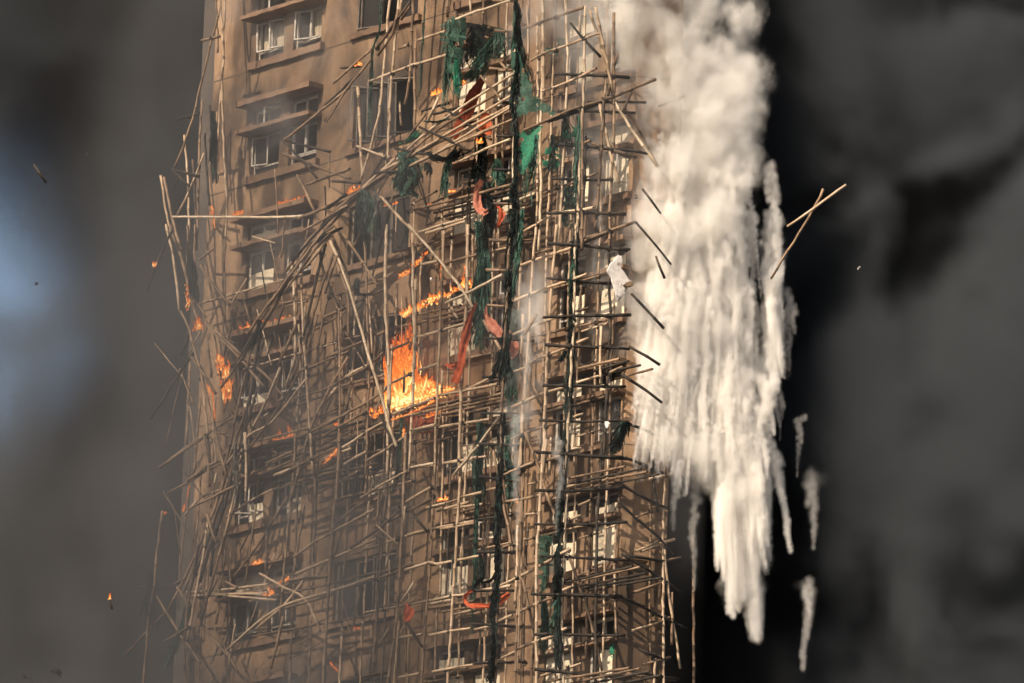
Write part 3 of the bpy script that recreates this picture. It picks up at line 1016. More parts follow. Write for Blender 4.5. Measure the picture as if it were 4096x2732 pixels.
loose('C', [(770, 1390), (850, 1480), (995, 1660)], YP, 'long thin charred pole falling against white smoke above the broken slab', 'd', 0.028)
loose('F', [(900, 195), (925, 260), (955, 335)], YP, 'short steep charred stub right of the falling slab', 'd', 0.032)
loose('F', [(745, 430), (830, 520), (950, 650)], YP, 'straight black pole slanting down just below the broken slab', 'd', 0.036)
loose('F', [(730, 760), (840, 825), (925, 878)], YP, 'charred pole with frayed twine round its middle against white smoke', 'd', 0.036)
loose('F', [(680, 935), (850, 1045), (938, 1115)], YP, 'thick black pole, lowest of those loose against the white smoke', 'd', 0.038)
loose('P', [(.871*503, 1366+.871*1175), (.871*508, 1366+.871*1205), (.871*516, 1366+.871*1230)], 'y4', 'small burning stick falling through smoke at the lower left', 'd', 0.035)
# ------------------------------------------------------------------ thin ribbons: twine, netting, cloth
def ribbons(pts, n, width, spread, rr, origin, seglen=0.12, rag=0.5, short=False):
    """n strands that wander about a path: torn netting hangs in such bundles"""
    V = []; Fc = []
    P = catmull(pts, seglen)
    L = len(P)
    n = int(n*1.6); width = width*0.6
    for k in range(n):
        a, b_ = sorted((rr.random(), rr.random())); 
        if b_-a < 0.25: a, b_ = max(0, a-.2), min(1, b_+.25)
        if rr.random() < 0.35: a = 0
        if short:
            a = rr.random()
            if math.sin(a*23+n)+math.sin(a*51+n*.3) < -.35: continue
            b_ = min(1, a+rr.uniform(2, 8)/L)
        i0, i1 = int(a*(L-1)), int(b_*(L-1))
        if i1-i0 < 2: continue
        off = Vector((rr.gauss(0, 1), rr.gauss(0, 1), 0))*spread; ang = rr.uniform(0, math.pi); f1, f2 = rr.uniform(2, 6), rr.uniform(0, 6)
        w0 = width*rr.uniform(0.3, 1.3)
        prev = None
        for i in range(i0, i1+1):
            s = (i-i0)/(i1-i0)
            sway = Vector((math.sin(f1*s*3+f2), math.cos(f1*s*2.3+f2*1.7), 0))*spread*0.5*s
            p = P[i]+off*(0.3+0.7*s)+sway+Vector((rr.gauss(0, .012), rr.gauss(0, .012), rr.gauss(0, .012)))-origin
            ang += rr.uniform(-.5, .5); w_ = w0*(0.5+rr.random()*rag*1.6)*(1 if s < .8 else (1.02-s)/.22)
            d = Vector((math.cos(ang), math.sin(ang), rr.uniform(-.3, .3)))*w_
            V += [tuple(p-d), tuple(p+d)]
            if prev is not None: q = len(V); Fc.append((q-4, q-3, q-1, q-2))
            prev = 1
    return V, Fc
def net_mat(name, stops, scale=4.0, holes=0.35):
    m = noisy(name, stops, scale, 6, 0.7); t = m.node_tree; b_ = t.nodes['Principled BSDF']
    o = [n for n in t.nodes if n.type == 'OUTPUT_MATERIAL'][0]
    col = b_.inputs['Base Color'].links[0].from_socket
    tr = N(t, 'ShaderNodeBsdfTranslucent'); t.links.new(col, tr.inputs[0])
    mx = N(t, 'ShaderNodeMixShader'); mx.inputs[0].default_value = 0.35; t.links.new(b_.outputs[0], mx.inputs[1]); t.links.new(tr.outputs[0], mx.inputs[2])
    nh = N(t, 'ShaderNodeTexNoise', inp={'Scale': 26.0, 'Detail': 3}); tc_ = N(t, 'ShaderNodeTexCoord'); t.links.new(tc_.outputs['Object'], nh.inputs['Vector'])
    hr = N(t, 'ShaderNodeMapRange'); hr.inputs[1].default_value = 0.5; hr.inputs[2].default_value = 0.6; hr.inputs[4].default_value = holes; t.links.new(nh.outputs[0], hr.inputs[0])
    ht = N(t, 'ShaderNodeBsdfTransparent'); hm = N(t, 'ShaderNodeMixShader'); t.links.new(hr.outputs[0], hm.inputs[0]); t.links.new(mx.outputs[0], hm.inputs[1]); t.links.new(ht.outputs[0], hm.inputs[2])
    t.links.new(hm.outputs[0] if holes else mx.outputs[0], o.inputs['Surface'])
    return m
M['net'] = net_mat('green_net', [(0.3, (0.014, 0.042, 0.031)), (0.5, (0.035, 0.095, 0.068)), (0.75, (0.085, 0.185, 0.138))])
M['net_bright'] = net_mat('bright_green_net', [(0.25, (0.008, 0.08, 0.045)), (0.5, (0.02, 0.2, 0.115)), (0.8, (0.05, 0.3, 0.19))], 2.5)
M['net_dark'] = net_mat('scorched_net', [(0.35, (0.004, 0.005, 0.005)), (0.6, (0.007, 0.018, 0.014)), (0.85, (0.015, 0.065, 0.045))])
M['net_grey'] = net_mat('grey_green_net', [(0.3, (0.02, 0.05, 0.038)), (0.55, (0.07, 0.13, 0.10)), (0.8, (0.2, 0.24, 0.19))])
M['twine'] = noisy('twine', [(0.3, (0.02, 0.02, 0.018)), (0.7, (0.22, 0.2, 0.17))], 12)
M['ash'] = noisy('ash', [(0.3, (0.006, 0.006, 0.006)), (0.7, (0.03, 0.03, 0.03))], 9)
nr_ = random.Random(404)
def tatter(c, pts, layer, n, width, spread, m_, label, name='netting', cat='netting', rag=0.6, parent=None, short=False):
    P = [at(c, x, y, layer, pts[len(pts)//2]) for x, y in pts]
    V, Fc = ribbons(P, n, width, spread, nr_, P[0], rag=rag, short=short)
    o = link(name, mesh(name, V, Fc, M[m_])); o.location = P[0]
    if label: tag(o, label, cat)
    else: o.parent = parent; o.location = P[0]-parent.location
    return o
def sheet(c, outline, layer, m_, label, name='netting', cat='netting', bulge=0.12, holes=0.06, step=0.085, folds=7, solid=0.0):
    """cloth cut to an outline, with folds, frayed rims and burnt holes"""
    O = [pix(c, *p) for p in outline]
    xs, ys = [p[0] for p in O], [p[1] for p in O]; st = step*178
    def inside(x, y):
        r = False; n = len(O)
        for i in range(n):
            (x1, y1), (x2, y2) = O[i], O[(i+1) % n]
            if (y1 > y) != (y2 > y) and x < (x2-x1)*(y-y1)/(y2-y1)+x1: r = not r
        return r
    mid = outline[len(outline)//2]; nx, ny = int((max(xs)-min(xs))/st)+2, int((max(ys)-min(ys))/st)+2
    idx = {}; V = []; Fc = []; ph = nr_.uniform(0, 6); org = hitL('P', O[0][0], O[0][1], layer, pix(c, *mid))
    hole = [(nr_.uniform(min(xs), max(xs)), nr_.uniform(min(ys), max(ys)), st*nr_.uniform(.4, 1.6)) for _ in range(int(holes*nx*ny))]
    def vid(i, j):
        if (i, j) not in idx:
            x, y = min(xs)+i*st+nr_.uniform(-.25, .25)*st, min(ys)+j*st+nr_.uniform(-.25, .25)*st
            p = hitL('P', x, y, layer, pix(c, *mid))
            fx = math.sin(folds*(x-min(xs))/(max(xs)-min(xs)+1)*2+ph+j*.15)*bulge+math.sin(folds*1.9*(x-min(xs))/(max(xs)-min(xs)+1)+j*.3)*bulge*.5
            p = p+N1*fx-org; idx[(i, j)] = len(V); V.append(tuple(p))
        return idx[(i, j)]
    for j in range(ny):
        for i in range(nx):
            x, y = min(xs)+(i+.5)*st, min(ys)+(j+.5)*st
            if not inside(x+nr_.uniform(-.4, .4)*st, y+nr_.uniform(-.5, .5)*st): continue
            if any((x-h[0])**2+(y-h[1])**2 < h[2]**2 for h in hole): continue
            Fc.append((vid(i, j), vid(i+1, j), vid(i+1, j+1), vid(i, j+1)))
    par = list(range(len(V)))                      # keep the one connected piece
    def root(i):
        while par[i] != i: par[i] = par[par[i]]; i = par[i]
        return i
    for f_ in Fc:
        for e in f_[1:]: par[root(e)] = root(f_[0])
    cnt = {}
    for f_ in Fc: cnt[root(f_[0])] = cnt.get(root(f_[0]), 0)+1
    keep = max(cnt, key=cnt.get); Fc = [f_ for f_ in Fc if root(f_[0]) == keep]
    used = sorted({e for f_ in Fc for e in f_}); rn = {e: i for i, e in enumerate(used)}; V = [V[e] for e in used]; Fc = [tuple(rn[e] for e in f_) for f_ in Fc]
    o = link(name, mesh(name, V, Fc, M[m_], smooth=True)); o.location = org
    if solid:
        md = o.modifiers.new('thickness', 'SOLIDIFY'); md.thickness = solid
    tag(o, label, cat); return o
def hitL(c, x, y, layer, ref): return at('P', x, y, layer, ref)
def fringe(o, c, pts, layer, n, width, spread, m_):
    P = [at(c, x, y, layer, pts[0]) for x, y in pts]
    V, Fc = ribbons(P, n, width, spread, nr_, o.location, rag=.8); link('frayed_strand', mesh('frayed_strand', V, Fc, M[m_]), o)
# netting, from the top of the scaffold downwards
n_ = sheet('B', [(765, 150), (800, 130), (880, 110), (890, 180), (860, 330), (850, 480), (855, 600), (825, 628), (805, 560), (815, 450), (775, 470), (755, 400), (765, 280)], 'f', 'net', 'long green net curtain hanging from the highest bamboo rail, bright at its foot', holes=.02, step=.06)
fringe(n_, 'B', [(780, 300), (765, 450), (760, 600), (770, 720)], 'f', 26, .03, .07, 'net_grey'); fringe(n_, 'B', [(830, 380), (835, 500), (830, 620)], 'f', 20, .04, .05, 'net_bright'); fringe(n_, 'B', [(790, 130), (800, 300), (790, 430)], 'f', 26, .035, .12, 'net_grey')
n_ = sheet('B', [(880, 130), (960, 150), (1060, 170), (1120, 200), (1080, 300), (1010, 380), (960, 470), (910, 520), (880, 440), (870, 300)], 1.2, 'net_dark', 'dark scorched net mass beside the green curtain at the top', holes=.16, step=.06, bulge=.2)
fringe(n_, 'B', [(1060, 240), (1000, 350), (950, 450), (890, 520)], 1.3, 34, .04, .14, 'net'); fringe(n_, 'B', [(950, 160), (930, 300), (905, 450)], 1.35, 40, .035, .2, 'net_dark'); fringe(n_, 'B', [(1100, 180), (1110, 330), (1040, 400)], 1.3, 24, .03, .15, 'net_grey')
n_ = sheet('C', [(0, 30), (40, 20), (45, 150), (55, 260), (75, 400), (110, 520), (160, 610), (240, 680), (310, 715), (200, 705), (120, 715), (30, 725), (10, 640), (0, 400)], 'c', 'net', 'smooth green net triangle stretched beside the upper pole of the corner', bulge=.03, holes=.03, step=.05, folds=3)
fringe(n_, 'C', [(20, 0), (50, 250), (90, 420), (150, 600)], 'c', 16, .025, .05, 'net_dark')
n_ = sheet('C', [(55, 830), (130, 800), (195, 790), (160, 870), (140, 960), (120, 1030), (75, 1105), (30, 1075), (35, 960)], 'c', 'net_bright', 'brightest green sheet of net knotted under the corner rail', bulge=.05, holes=.0, step=.05, folds=3)
fringe(n_, 'C', [(150, 850), (130, 1000), (95, 1130), (60, 1300)], 'c', 30, .03, .06, 'net')
n_ = sheet('C', [(200, 850), (300, 740), (350, 720), (435, 720), (430, 900), (400, 960), (350, 930), (300, 1000), (250, 1060), (215, 1090), (210, 980)], 'c', 'net_bright', 'ragged green net strung along the corner rail in torn loops', bulge=.08, holes=.2, step=.045)
fringe(n_, 'C', [(260, 850), (250, 1000), (215, 1110)], 'c', 26, .03, .1, 'net_dark'); fringe(n_, 'C', [(330, 730), (340, 850), (330, 980)], 'c', 26, .03, .12, 'net_dark'); fringe(n_, 'C', [(420, 730), (410, 900), (400, 1100), (395, 1300)], 'c', 26, .03, .05, 'net')
n_ = sheet('C', [(330, 1180), (390, 1150), (400, 1300), (370, 1420), (330, 1440), (310, 1390)], 0.9, 'net_grey', 'grey green net pocket hanging inside the corner below the torn loops', holes=.05, step=.05)
n_ = sheet('C', [(200, 240), (310, 160), (315, 300), (260, 420), (205, 560)], 0.8, 'net_grey', 'thin grey green net veil behind the upper corner rails', holes=.25, step=.07)
a_ = tatter('E', [(1175, -260), (1170, 0), (1155, 300), (1150, 500), (1130, 800), (1120, 1000)], 'c', 170, .07, .045, 'net_dark', 'blackened net wrapped round the tall pole, upper stretch beside the fire', short=True, rag=1.0)
fringe(a_, 'E', [(1240, -100), (1225, 120), (1190, 350), (1170, 500)], 'c', 26, .035, .04, 'net'); fringe(a_, 'E', [(1110, 780), (1080, 900), (1020, 1000)], 'c', 30, .03, .05, 'net_dark')
a_ = tatter('H', [(960, -120), (945, 200), (930, 500), (925, 760), (930, 900), (905, 1100), (895, 1400), (885, 1600)], 'c', 170, .07, .045, 'net_dark', 'blackened net wrapped round the tall pole, lower stretch near the frame bottom', short=True, rag=1.0)
fringe(a_, 'H', [(920, 880), (880, 930), (830, 940), (790, 920)], 'c', 30, .04, .03, 'net_dark'); fringe(a_, 'H', [(815, 760), (830, 900), (780, 960), (750, 1030)], 'c', 24, .03, .03, 'net_dark')
tatter('C', [(25, -20), (40, 90), (25, 180), (30, 330), (20, 470), (8, 640), (15, 850), (20, 1100), (10, 1400), (0, 1560)], 'c', 150, .055, .04, 'net_dark', 'scorched net twisted round the bright pole above the fire', short=True, rag=1.0)
a_ = tatter('F', [(420, -250), (395, 100), (385, 300), (375, 520), (370, 800), (355, 1000), (345, 1250)], 'c', 170, .055, .045, 'net_dark', 'dark green net shreds along the corner pole, upper length', short=True, rag=1.0)
fringe(a_, 'F', [(380, 180), (375, 320), (365, 420)], 'c', 26, .04, .05, 'net')
a_ = tatter('I', [(420, -60), (400, 200), (385, 420), (375, 700), (370, 900), (360, 1100), (355, 1260), (370, 1500)], 'c', 170, .055, .045, 'net_dark', 'dark green net shreds along the corner pole, lower length', short=True, rag=1.0)
fringe(a_, 'I', [(370, 1050), (350, 1150), (340, 1220)], 'c', 26, .04, .05, 'net')
n_ = sheet('I', [(330, 740), (360, 700), (400, 720), (455, 720), (440, 760), (370, 770), (340, 800)], 'c', 'net_dark', 'black knotted tangle of net on the corner scaffold', holes=.1, step=.04, bulge=.1)
fringe(n_, 'I', [(350, 760), (355, 850), (345, 950), (360, 1020)], 'c', 30, .03, .04, 'net_dark')
n_ = sheet('I', [(265, 650), (300, 640), (315, 780), (310, 900), (270, 940), (255, 820)], 0.9, 'net', 'narrow dark green net panel behind the tangle at the corner', holes=.02, step=.05, folds=4)
fringe(n_, 'I', [(275, 900), (270, 1000), (280, 1060)], 0.9, 20, .03, .05, 'net')
a_ = tatter('I', [(270, 1030), (280, 1150), (265, 1300), (260, 1400)], 1.0, 40, .04, .06, 'net', 'green net shreds low on the inner row by the corner')
n_ = sheet('I', [(740, 1300), (790, 1260), (790, 1330), (750, 1370), (730, 1410), (700, 1395), (690, 1360)], 'd', 'net_bright', 'crumpled green net scrap caught low on the tower corner', holes=.03, step=.04)
fringe(n_, 'I', [(780, 1200), (770, 1330), (755, 1460)], 'd', 24, .03, .05, 'net')
tatter('I', [(800, 380), (802, 600), (795, 900), (785, 1200)], 'd', 60, .03, .05, 'net_dark', 'dark net shreds down the inner corner pole')
n_ = tatter('F', [(720, 1235), (680, 1290), (640, 1380), (610, 1440)], 'c', 60, .05, .09, 'net_dark', 'black burnt net draped from the end of the corner rail')
fringe(n_, 'F', [(690, 1240), (680, 1320), (670, 1400)], 'c', 20, .03, .06, 'net')
tatter('F', [(330, 790), (320, 830), (300, 850), (350, 790)], 'c', 40, .04, .05, 'net_dark', 'small black clot of net on the corner rail below the slab')
tatter('F', [(385, 800), (410, 860), (450, 885), (500, 850), (530, 790)], 'c', 14, .015, .015, 'twine', 'loop of burnt twine sagging from the corner pole', 'twine', 'twine')
tatter('F', [(580, 460), (560, 500), (530, 530)], 'c', 26, .04, .04, 'net_dark', 'black scrap of net near the broken slab')
a_ = tatter('E', [(960, -20), (985, 100), (990, 250), (975, 400), (985, 560), (960, 700), (965, 800)], 1.1, 90, .05, .09, 'net', 'green net strips hanging left of the blackened pole above the orange cloth')
fringe(a_, 'E', [(1020, -260), (1030, -80), (1010, 80), (990, 200)], 1.1, 60, .05, .08, 'net_dark')
a_ = tatter('E', [(1200, 540), (1200, 640), (1180, 720), (1175, 900), (1165, 1050), (1160, 1200)], 1.1, 50, .05, .08, 'net', 'green net strips hanging right of the blackened pole')
n_ = sheet('E', [(1170, 1210), (1225, 1195), (1225, 1260), (1190, 1340), (1160, 1320)], 1.1, 'net', 'small green net panel right of the blackened pole below the fire', holes=.05, step=.05)
a_ = tatter('E', [(965, 1215), (975, 1300), (960, 1400), (950, 1568), (960, 1700), (930, 1850)], 0.8, 70, .05, .06, 'net_grey', 'pale grey green net strip hanging under the burning platform')
tatter('H', [(800, 200), (795, 450), (790, 700), (790, 860), (770, 1060), (765, 1300)], 0.9, 26, .025, .03, 'net', 'thin green net ribbon hanging low beside the pale strip')
tatter('H', [(990, 20), (985, 150), (1010, 300), (990, 480)], 0.9, 50, .05, .07, 'net', 'dark green net behind the lower blackened pole')
a_ = tatter('B', [(490, 960), (520, 1010), (530, 1100), (500, 1180), (520, 1240)], 'f', 110, .05, .14, 'net', 'bushy green net clump hanging under the collapsed poles')
fringe(a_, 'B', [(470, 1060), (450, 1130), (460, 1200)], 'f', 30, .05, .1, 'net_dark')
a_ = tatter('B', [(480, 900), (520, 890), (560, 860), (600, 800)], 'f', 50, .045, .06, 'net_bright', 'bright green knot of net on top of the collapsed poles')
a_ = tatter('B', [(620, 760), (700, 765), (780, 745), (830, 760)], 'f', 26, .03, .02, 'net', 'taut green net cord above the collapsed poles')
a_ = tatter('B', [(650, 960), (720, 1000), (800, 990), (860, 920)], 'f', 90, .05, .12, 'net_dark', 'wide dark net tangle under the middle of the collapsed poles')
fringe(a_, 'B', [(640, 1020), (655, 1080), (640, 1110)], 'f', 24, .04, .05, 'net_dark'); fringe(a_, 'B', [(780, 1000), (760, 1080), (745, 1160), (740, 1250)], 'f', 36, .05, .06, 'net')
a_ = tatter('B', [(240, 1180), (260, 1240), (300, 1300), (290, 1400), (270, 1480)], 'f', 90, .035, .12, 'net_grey', 'grey burnt netting and rope dangling from the lower end of the bundle')
fringe(a_, 'B', [(230, 1200), (220, 1330), (240, 1420), (250, 1560)], 'f', 40, .03, .06, 'net_dark'); fringe(a_, 'B', [(310, 1200), (330, 1300), (310, 1380)], 'f', 30, .03, .05, 'twine')
tatter('B', [(150, 1200), (90, 1260), (30, 1300), (0, 1320)], 'f', 60, .035, .05, 'net_dark', 'scorched net shreds along the bundle near the small fire')
tatter('A', [(1280, 1430), (1180, 1480), (1110, 1520), (1060, 1560)], 'f', 60, .03, .04, 'net_dark', 'charred net crust along the bundle beside the left windows')
tatter('B', [(355, 0), (345, 120), (340, 200), (300, 300), (295, 400), (290, 520), (285, 700), (280, 860)], 'o', 16, .022, .02, 'net_grey', 'thin frayed net cord hanging at the upper left of the poles', 'net_cord', 'cord')
tatter('B', [(630, 0), (615, 230), (605, 360), (600, 480), (590, 600), (578, 760)], 'o', 10, .018, .015, 'net_grey', 'thin frayed net cord hanging beside the tall upper poles', 'net_cord', 'cord')
tatter('B', [(980, 830), (985, 1000), (975, 1140), (1000, 1290), (1010, 1400)], 1.2, 60, .04, .09, 'net_dark', 'dark net shreds hanging over the curled orange cloth')
tatter('B', [(1080, 1000), (1090, 1100), (1120, 1180)], 1.2, 60, .04, .1, 'net', 'green net shreds hanging below the lowest collapsed pole')
tatter('E', [(205, 340), (200, 420), (240, 440), (310, 425)], 'o', 50, .035, .05, 'net_dark', 'green net knot on the ledger left of the fire')
tatter('E', [(480, 1150), (475, 1300), (470, 1450), (465, 1568)], 'o', 14, .02, .02, 'net', 'thin green net cord hanging below the burning platform', 'net_cord', 'cord')
tatter('H', [(310, 60), (295, 260), (265, 400)], 'o', 30, .025, .03, 'net_dark', 'dark net shred above the lower left uprights')
a_ = tatter('G', [(415, 1090), (380, 1160), (350, 1240), (310, 1330), (270, 1420), (235, 1500)], 'o', 80, .035, .05, 'net', 'green net trailing down the left scaffold at the lower frame edge')
tatter('D', [(480, 1390), (500, 1372), (508, 1395)], 'o', 26, .06, .03, 'net_bright', 'small bright green net scrap on the left scaffold')
tatter('D', [(330, 190), (345, 260), (350, 400), (365, 500)], 'o', 80, .035, .06, 'net_dark', 'black burnt lashings bunched on the left scaffold above the flames')
tatter('G', [(165, 880), (175, 960), (165, 1060), (160, 1250)], 'o', 90, .04, .09, 'net_dark', 'black burnt tangle on the leftmost poles')
tatter('D', [(765, 600), (760, 660), (735, 720), (700, 790)], 'f', 70, .025, .04, 'net_dark', 'splintered burnt tuft where the two slanting poles meet')
tatter('G', [(690, 60), (690, 200), (700, 330), (680, 420)], 'f', 60, .02, .05, 'twine', 'burnt twine hanging from the charred brace on the left', 'twine', 'twine')
tatter('A', [(470, 700), (480, 850), (470, 1000), (490, 1150)], 'm', 70, .035, .06, 'net_dark', 'black burnt remains on the upper left poles')
tatter('E', [(330, 670), (345, 760), (335, 880), (345, 970)], 'o', 8, .016, .02, 'twine', 'pale rope loop hanging left of the large fire', 'rope', 'rope')
tatter('E', [(575, 700), (565, 780), (600, 740), (610, 800), (600, 870)], 'o', 8, .014, .02, 'twine', 'pale rope hanging over the large fire', 'rope', 'rope')
# orange and rust cloth
M['rust_cloth'] = net_mat('rust_cloth', [(0.3, (0.16, 0.03, 0.014)), (0.6, (0.27, 0.055, 0.025)), (0.8, (0.36, 0.09, 0.045))], 9, 0)
M['orange_cloth'] = net_mat('orange_cloth', [(0.3, (0.40, 0.06, 0.02)), (0.6, (0.58, 0.13, 0.05)), (0.85, (0.72, 0.26, 0.13))], 9, 0)
M['pink_cloth'] = net_mat('pink_cloth', [(0.3, (0.42, 0.13, 0.08)), (0.6, (0.6, 0.24, 0.16)), (0.85, (0.72, 0.42, 0.32))], 9, 0)
def cloth(c, pts, widths, layer, m_, label, twist=0.6):
    P = [at(c, x, y, layer, pts[len(pts)//2]) for x, y in pts]; Q = catmull(P, 0.07); n = len(Q); V = []; Fc = []; K = 7
    for i, p in enumerate(Q):
        s = i/(n-1); f_ = s*(len(widths)-1); j = min(int(f_), len(widths)-2); w_ = widths[j]+(widths[j+1]-widths[j])*(f_-j)
        d = (Q[min(i+1, n-1)]-Q[max(i-1, 0)]).normalized(); sd = d.cross(Vector((0, 1, 0))).normalized(); th = math.sin(s*4+1)*twist
        sd = (sd*math.cos(th)+Vector((0, 1, 0))*math.sin(th)).normalized(); nn = d.cross(sd)
        for k in range(K):
            e = (k/(K-1)-.5); rag = nr_.uniform(-.012, .012)
            V.append(tuple(p-P[0]+sd*(e*w_+(rag if k in (0, K-1) else 0))+nn*(math.sin(e*9+s*6)*0.025+nr_.gauss(0, .011))))
        if i:
            for k in range(K-1): a = (i-1)*K+k; Fc.append((a, a+1, a+K+1, a+K))
    o = link('cloth_strip', mesh('cloth_strip', V, Fc, M[m_], smooth=True)); o.location = P[0]; return tag(o, label, 'cloth')
cloth('B', [(990, 490), (935, 590), (890, 700), (800, 865)], [.18, .3, .3, .22], 1.0, 'rust_cloth', 'long rust red cloth strip hanging behind the collapsed poles')
cloth('B', [(1020, 710), (1005, 770), (1010, 850)], [.16, .32, .28], 1.3, 'orange_cloth', 'bright orange tarpaulin scrap among the collapsed poles', .2)
cloth('B', [(985, 1130), (965, 1170), (955, 1230), (960, 1300), (1000, 1335), (1020, 1320)], [.12, .2, .18, .2, .18, .1], 1.4, 'pink_cloth', 'curled orange pink cloth loop beside the green net strips')
cloth('B', [(1075, 1290), (1100, 1310), (1110, 1360), (1080, 1430)], [.1, .16, .12, .06], 1.0, 'orange_cloth', 'small orange cloth scrap behind the blackened pole, upper')
cloth('E', [(950, 490), (915, 570), (885, 680), (860, 800), (855, 870), (815, 990)], [.06, .14, .2, .18, .2, .22], 1.7, 'orange_cloth', 'long twisted orange cloth hanging right of the large fire')
cloth('E', [(1010, 510), (1015, 570), (1060, 640), (1110, 690)], [.05, .2, .24, .2], 1.7, 'pink_cloth', 'pale pink cloth strip hanging from the same knot as the orange cloth')
cloth('E', [(1160, 660), (1175, 740), (1190, 800), (1165, 830)], [.16, .28, .26, .12], 1.2, 'pink_cloth', 'orange pink cloth piece behind the blackened pole')
cloth('E', [(830, 865), (790, 890), (760, 870)], [.08, .14, .08], 1.6, 'orange_cloth', 'small orange cloth end caught on the ledger near the large fire')
cloth('H', [(350, 1070), (370, 1110), (365, 1150), (350, 1185)], [.06, .26, .22, .12], 1.6, 'orange_cloth', 'orange cloth scrap hanging alone low on the scaffold')
cloth('H', [(780, 990), (740, 1005), (722, 1040), (745, 1075), (820, 1085), (900, 1080), (960, 1040), (1000, 1010)], [.06, .1, .12, .12, .1, .12, .16, .1], 1.7, 'orange_cloth', 'orange cloth band looped across the lower blackened pole')
cloth('I', [(780, 1420), (770, 1460), (745, 1500)], [.12, .14, .1], 'd', 'rust_cloth', 'dark red cloth scrap at the lower tower corner')
cloth('E', [(560, 1180), (620, 1230), (700, 1220)], [.5, .62, .5], 0.6, 'rust_cloth', 'rust red sheet sagging under the burning platform', .1)
# ------------------------------------------------------------------ falling slab of plaster
M['plaster'] = noisy('plaster', [(0.28, (0.2, 0.17, 0.15)), (0.42, (0.62, 0.58, 0.54)), (0.8, (0.78, 0.75, 0.71))], 5, 8, 0.9, 0.6, 18)
M['rubble'] = noisy('rubble', [(0.3, (0.08, 0.05, 0.03)), (0.7, (0.22, 0.15, 0.09))], 9, 6, 0.9, 0.6, 20)
def chunk(c, outline, layer, th, tilt, m_, label, name, cat, seed):
    rr = random.Random(seed); P = [at(c, x, y, layer) for x, y in outline]; cen = sum(P, Vector())/len(P)
    Q = []
    for a_, b_ in zip(P, P[1:]+P[:1]):
        for k in range(3): Q.append(a_.lerp(b_, k/3)+Vector((rr.gauss(0, .012), 0, rr.gauss(0, .012))))
    n = len(Q); V = []; Fc = []
    for side in (0, 1):
        for sc_ in (1, 0.93, 0.6):
            for q in Q:
                d = (q-cen)*sc_; V.append((d.x, (d.x*tilt)+(-th/2 if side == 0 else th/2)*(0.8 if sc_ == 1 else 1)+rr.gauss(0, .002), d.z))
    V += [(0, -th/2, 0), (0, th/2, 0)]
    for i in range(n):
        j = (i+1) % n
        for s in (0, 3*n):
            for r in (0, n): Fc.append((s+r+i, s+r+j, s+r+n+j, s+r+n+i))
            Fc.append((s+2*n+i, s+2*n+j, 6*n+(0 if s == 0 else 1)))
        Fc.append((i, j, 3*n+j, 3*n+i))
    o = link(name, mesh(name, V, Fc, M[m_])); o.location = cen
    if label: tag(o, label, cat)
    return o
slab = chunk('F', [(585, 295), (625, 235), (662, 188), (690, 215), (668, 245), (690, 285), (725, 330), (742, 352), (715, 400), (692, 440), (655, 482), (640, 400), (612, 342)], YP, 0.11, 0.35, 'plaster', 'jagged white broken wall slab falling beside the corner scaffold', 'wall_slab', 'slab', 1)
k_ = chunk('F', [(700, 372), (730, 358), (762, 366), (750, 385), (728, 398), (708, 390)], YP, 0.12, 0.1, 'rubble', '', 'brick_lump', '', 2); w_ = k_.location.copy(); k_.parent = slab; k_.location = w_-slab.location-Vector((0, .06, 0))
chunk('F', [(578, 1240), (595, 1232), (608, 1245), (604, 1272), (584, 1276)], 'c', .1, 0, 'plaster', 'small white crumpled lump stuck on a corner scaffold pole', 'plaster_lump', 'debris', 3)
# ------------------------------------------------------------------ ash and scraps in the air
for k, (x, y, yy, s, lab) in enumerate([
    (140, 1131, 5, 30, 'ragged black ash flake with a stub below it, left of the tower'), (105, 2705, 5, 40, 'large black ash scrap falling at the bottom left'), (215, 2680, 5, 55, 'hooked black ash scrap beside the larger one at the bottom left'),
    (352, 613, 6, 14, 'faint grey ash flake in the upper left smoke'), (405, 948, 6, 8, 'tiny black fleck left of the long horizontal pole'), (352, 1120, 6, 9, 'tiny black fleck under the left smoke'),
    (2540, 790, YC-.4, 20, 'crumpled black scrap on the white smoke above the falling poles'), (3440, 1070, 2, 16, 'pale twisted splinter in the dark smoke right of the crossed poles'), (1728, 1112, -9, 14, 'small white flake before the scaffold above the large fire'), (1513, 2327, -9, 12, 'small dark flake before the lower scaffold'),
    (78, 1745, 6, 10, 'black sliver at the left frame edge'), (20, 1940, 6, 8, 'second black sliver at the left frame edge, lower'), (112, 2145, 6, 10, 'grey fleck at the left below the sky gap')]):
    c_ = hit(x, y, Vector((0, yy, 0)), Vector((0, 1, 0))); rr = random.Random(k); s_ = s/178
    V = []; Fc = []; px_ = Vector((0, 0, 0))
    for j in range(7):
        d = Vector((rr.uniform(-.5, .5), rr.uniform(-.3, .3), rr.uniform(-.5, .5)))*s_; wv_ = Vector((rr.uniform(-1, 1), rr.uniform(-1, 1), rr.uniform(-1, 1)))*s_*.18
        V += [tuple(px_-wv_), tuple(px_+wv_)]; px_ = px_*0.6+d
        if j: q = len(V); Fc.append((q-4, q-3, q-1, q-2))
    me_ = mesh('ash_flake', V, Fc, M['plaster'] if 'white' in lab.split()[:3] or 'pale' in lab else M['ash'])
    o = link('ash_flake', me_); o.location = c_; tag(o, lab, 'ash'); md = o.modifiers.new('t', 'SOLIDIFY'); md.thickness = 0.008
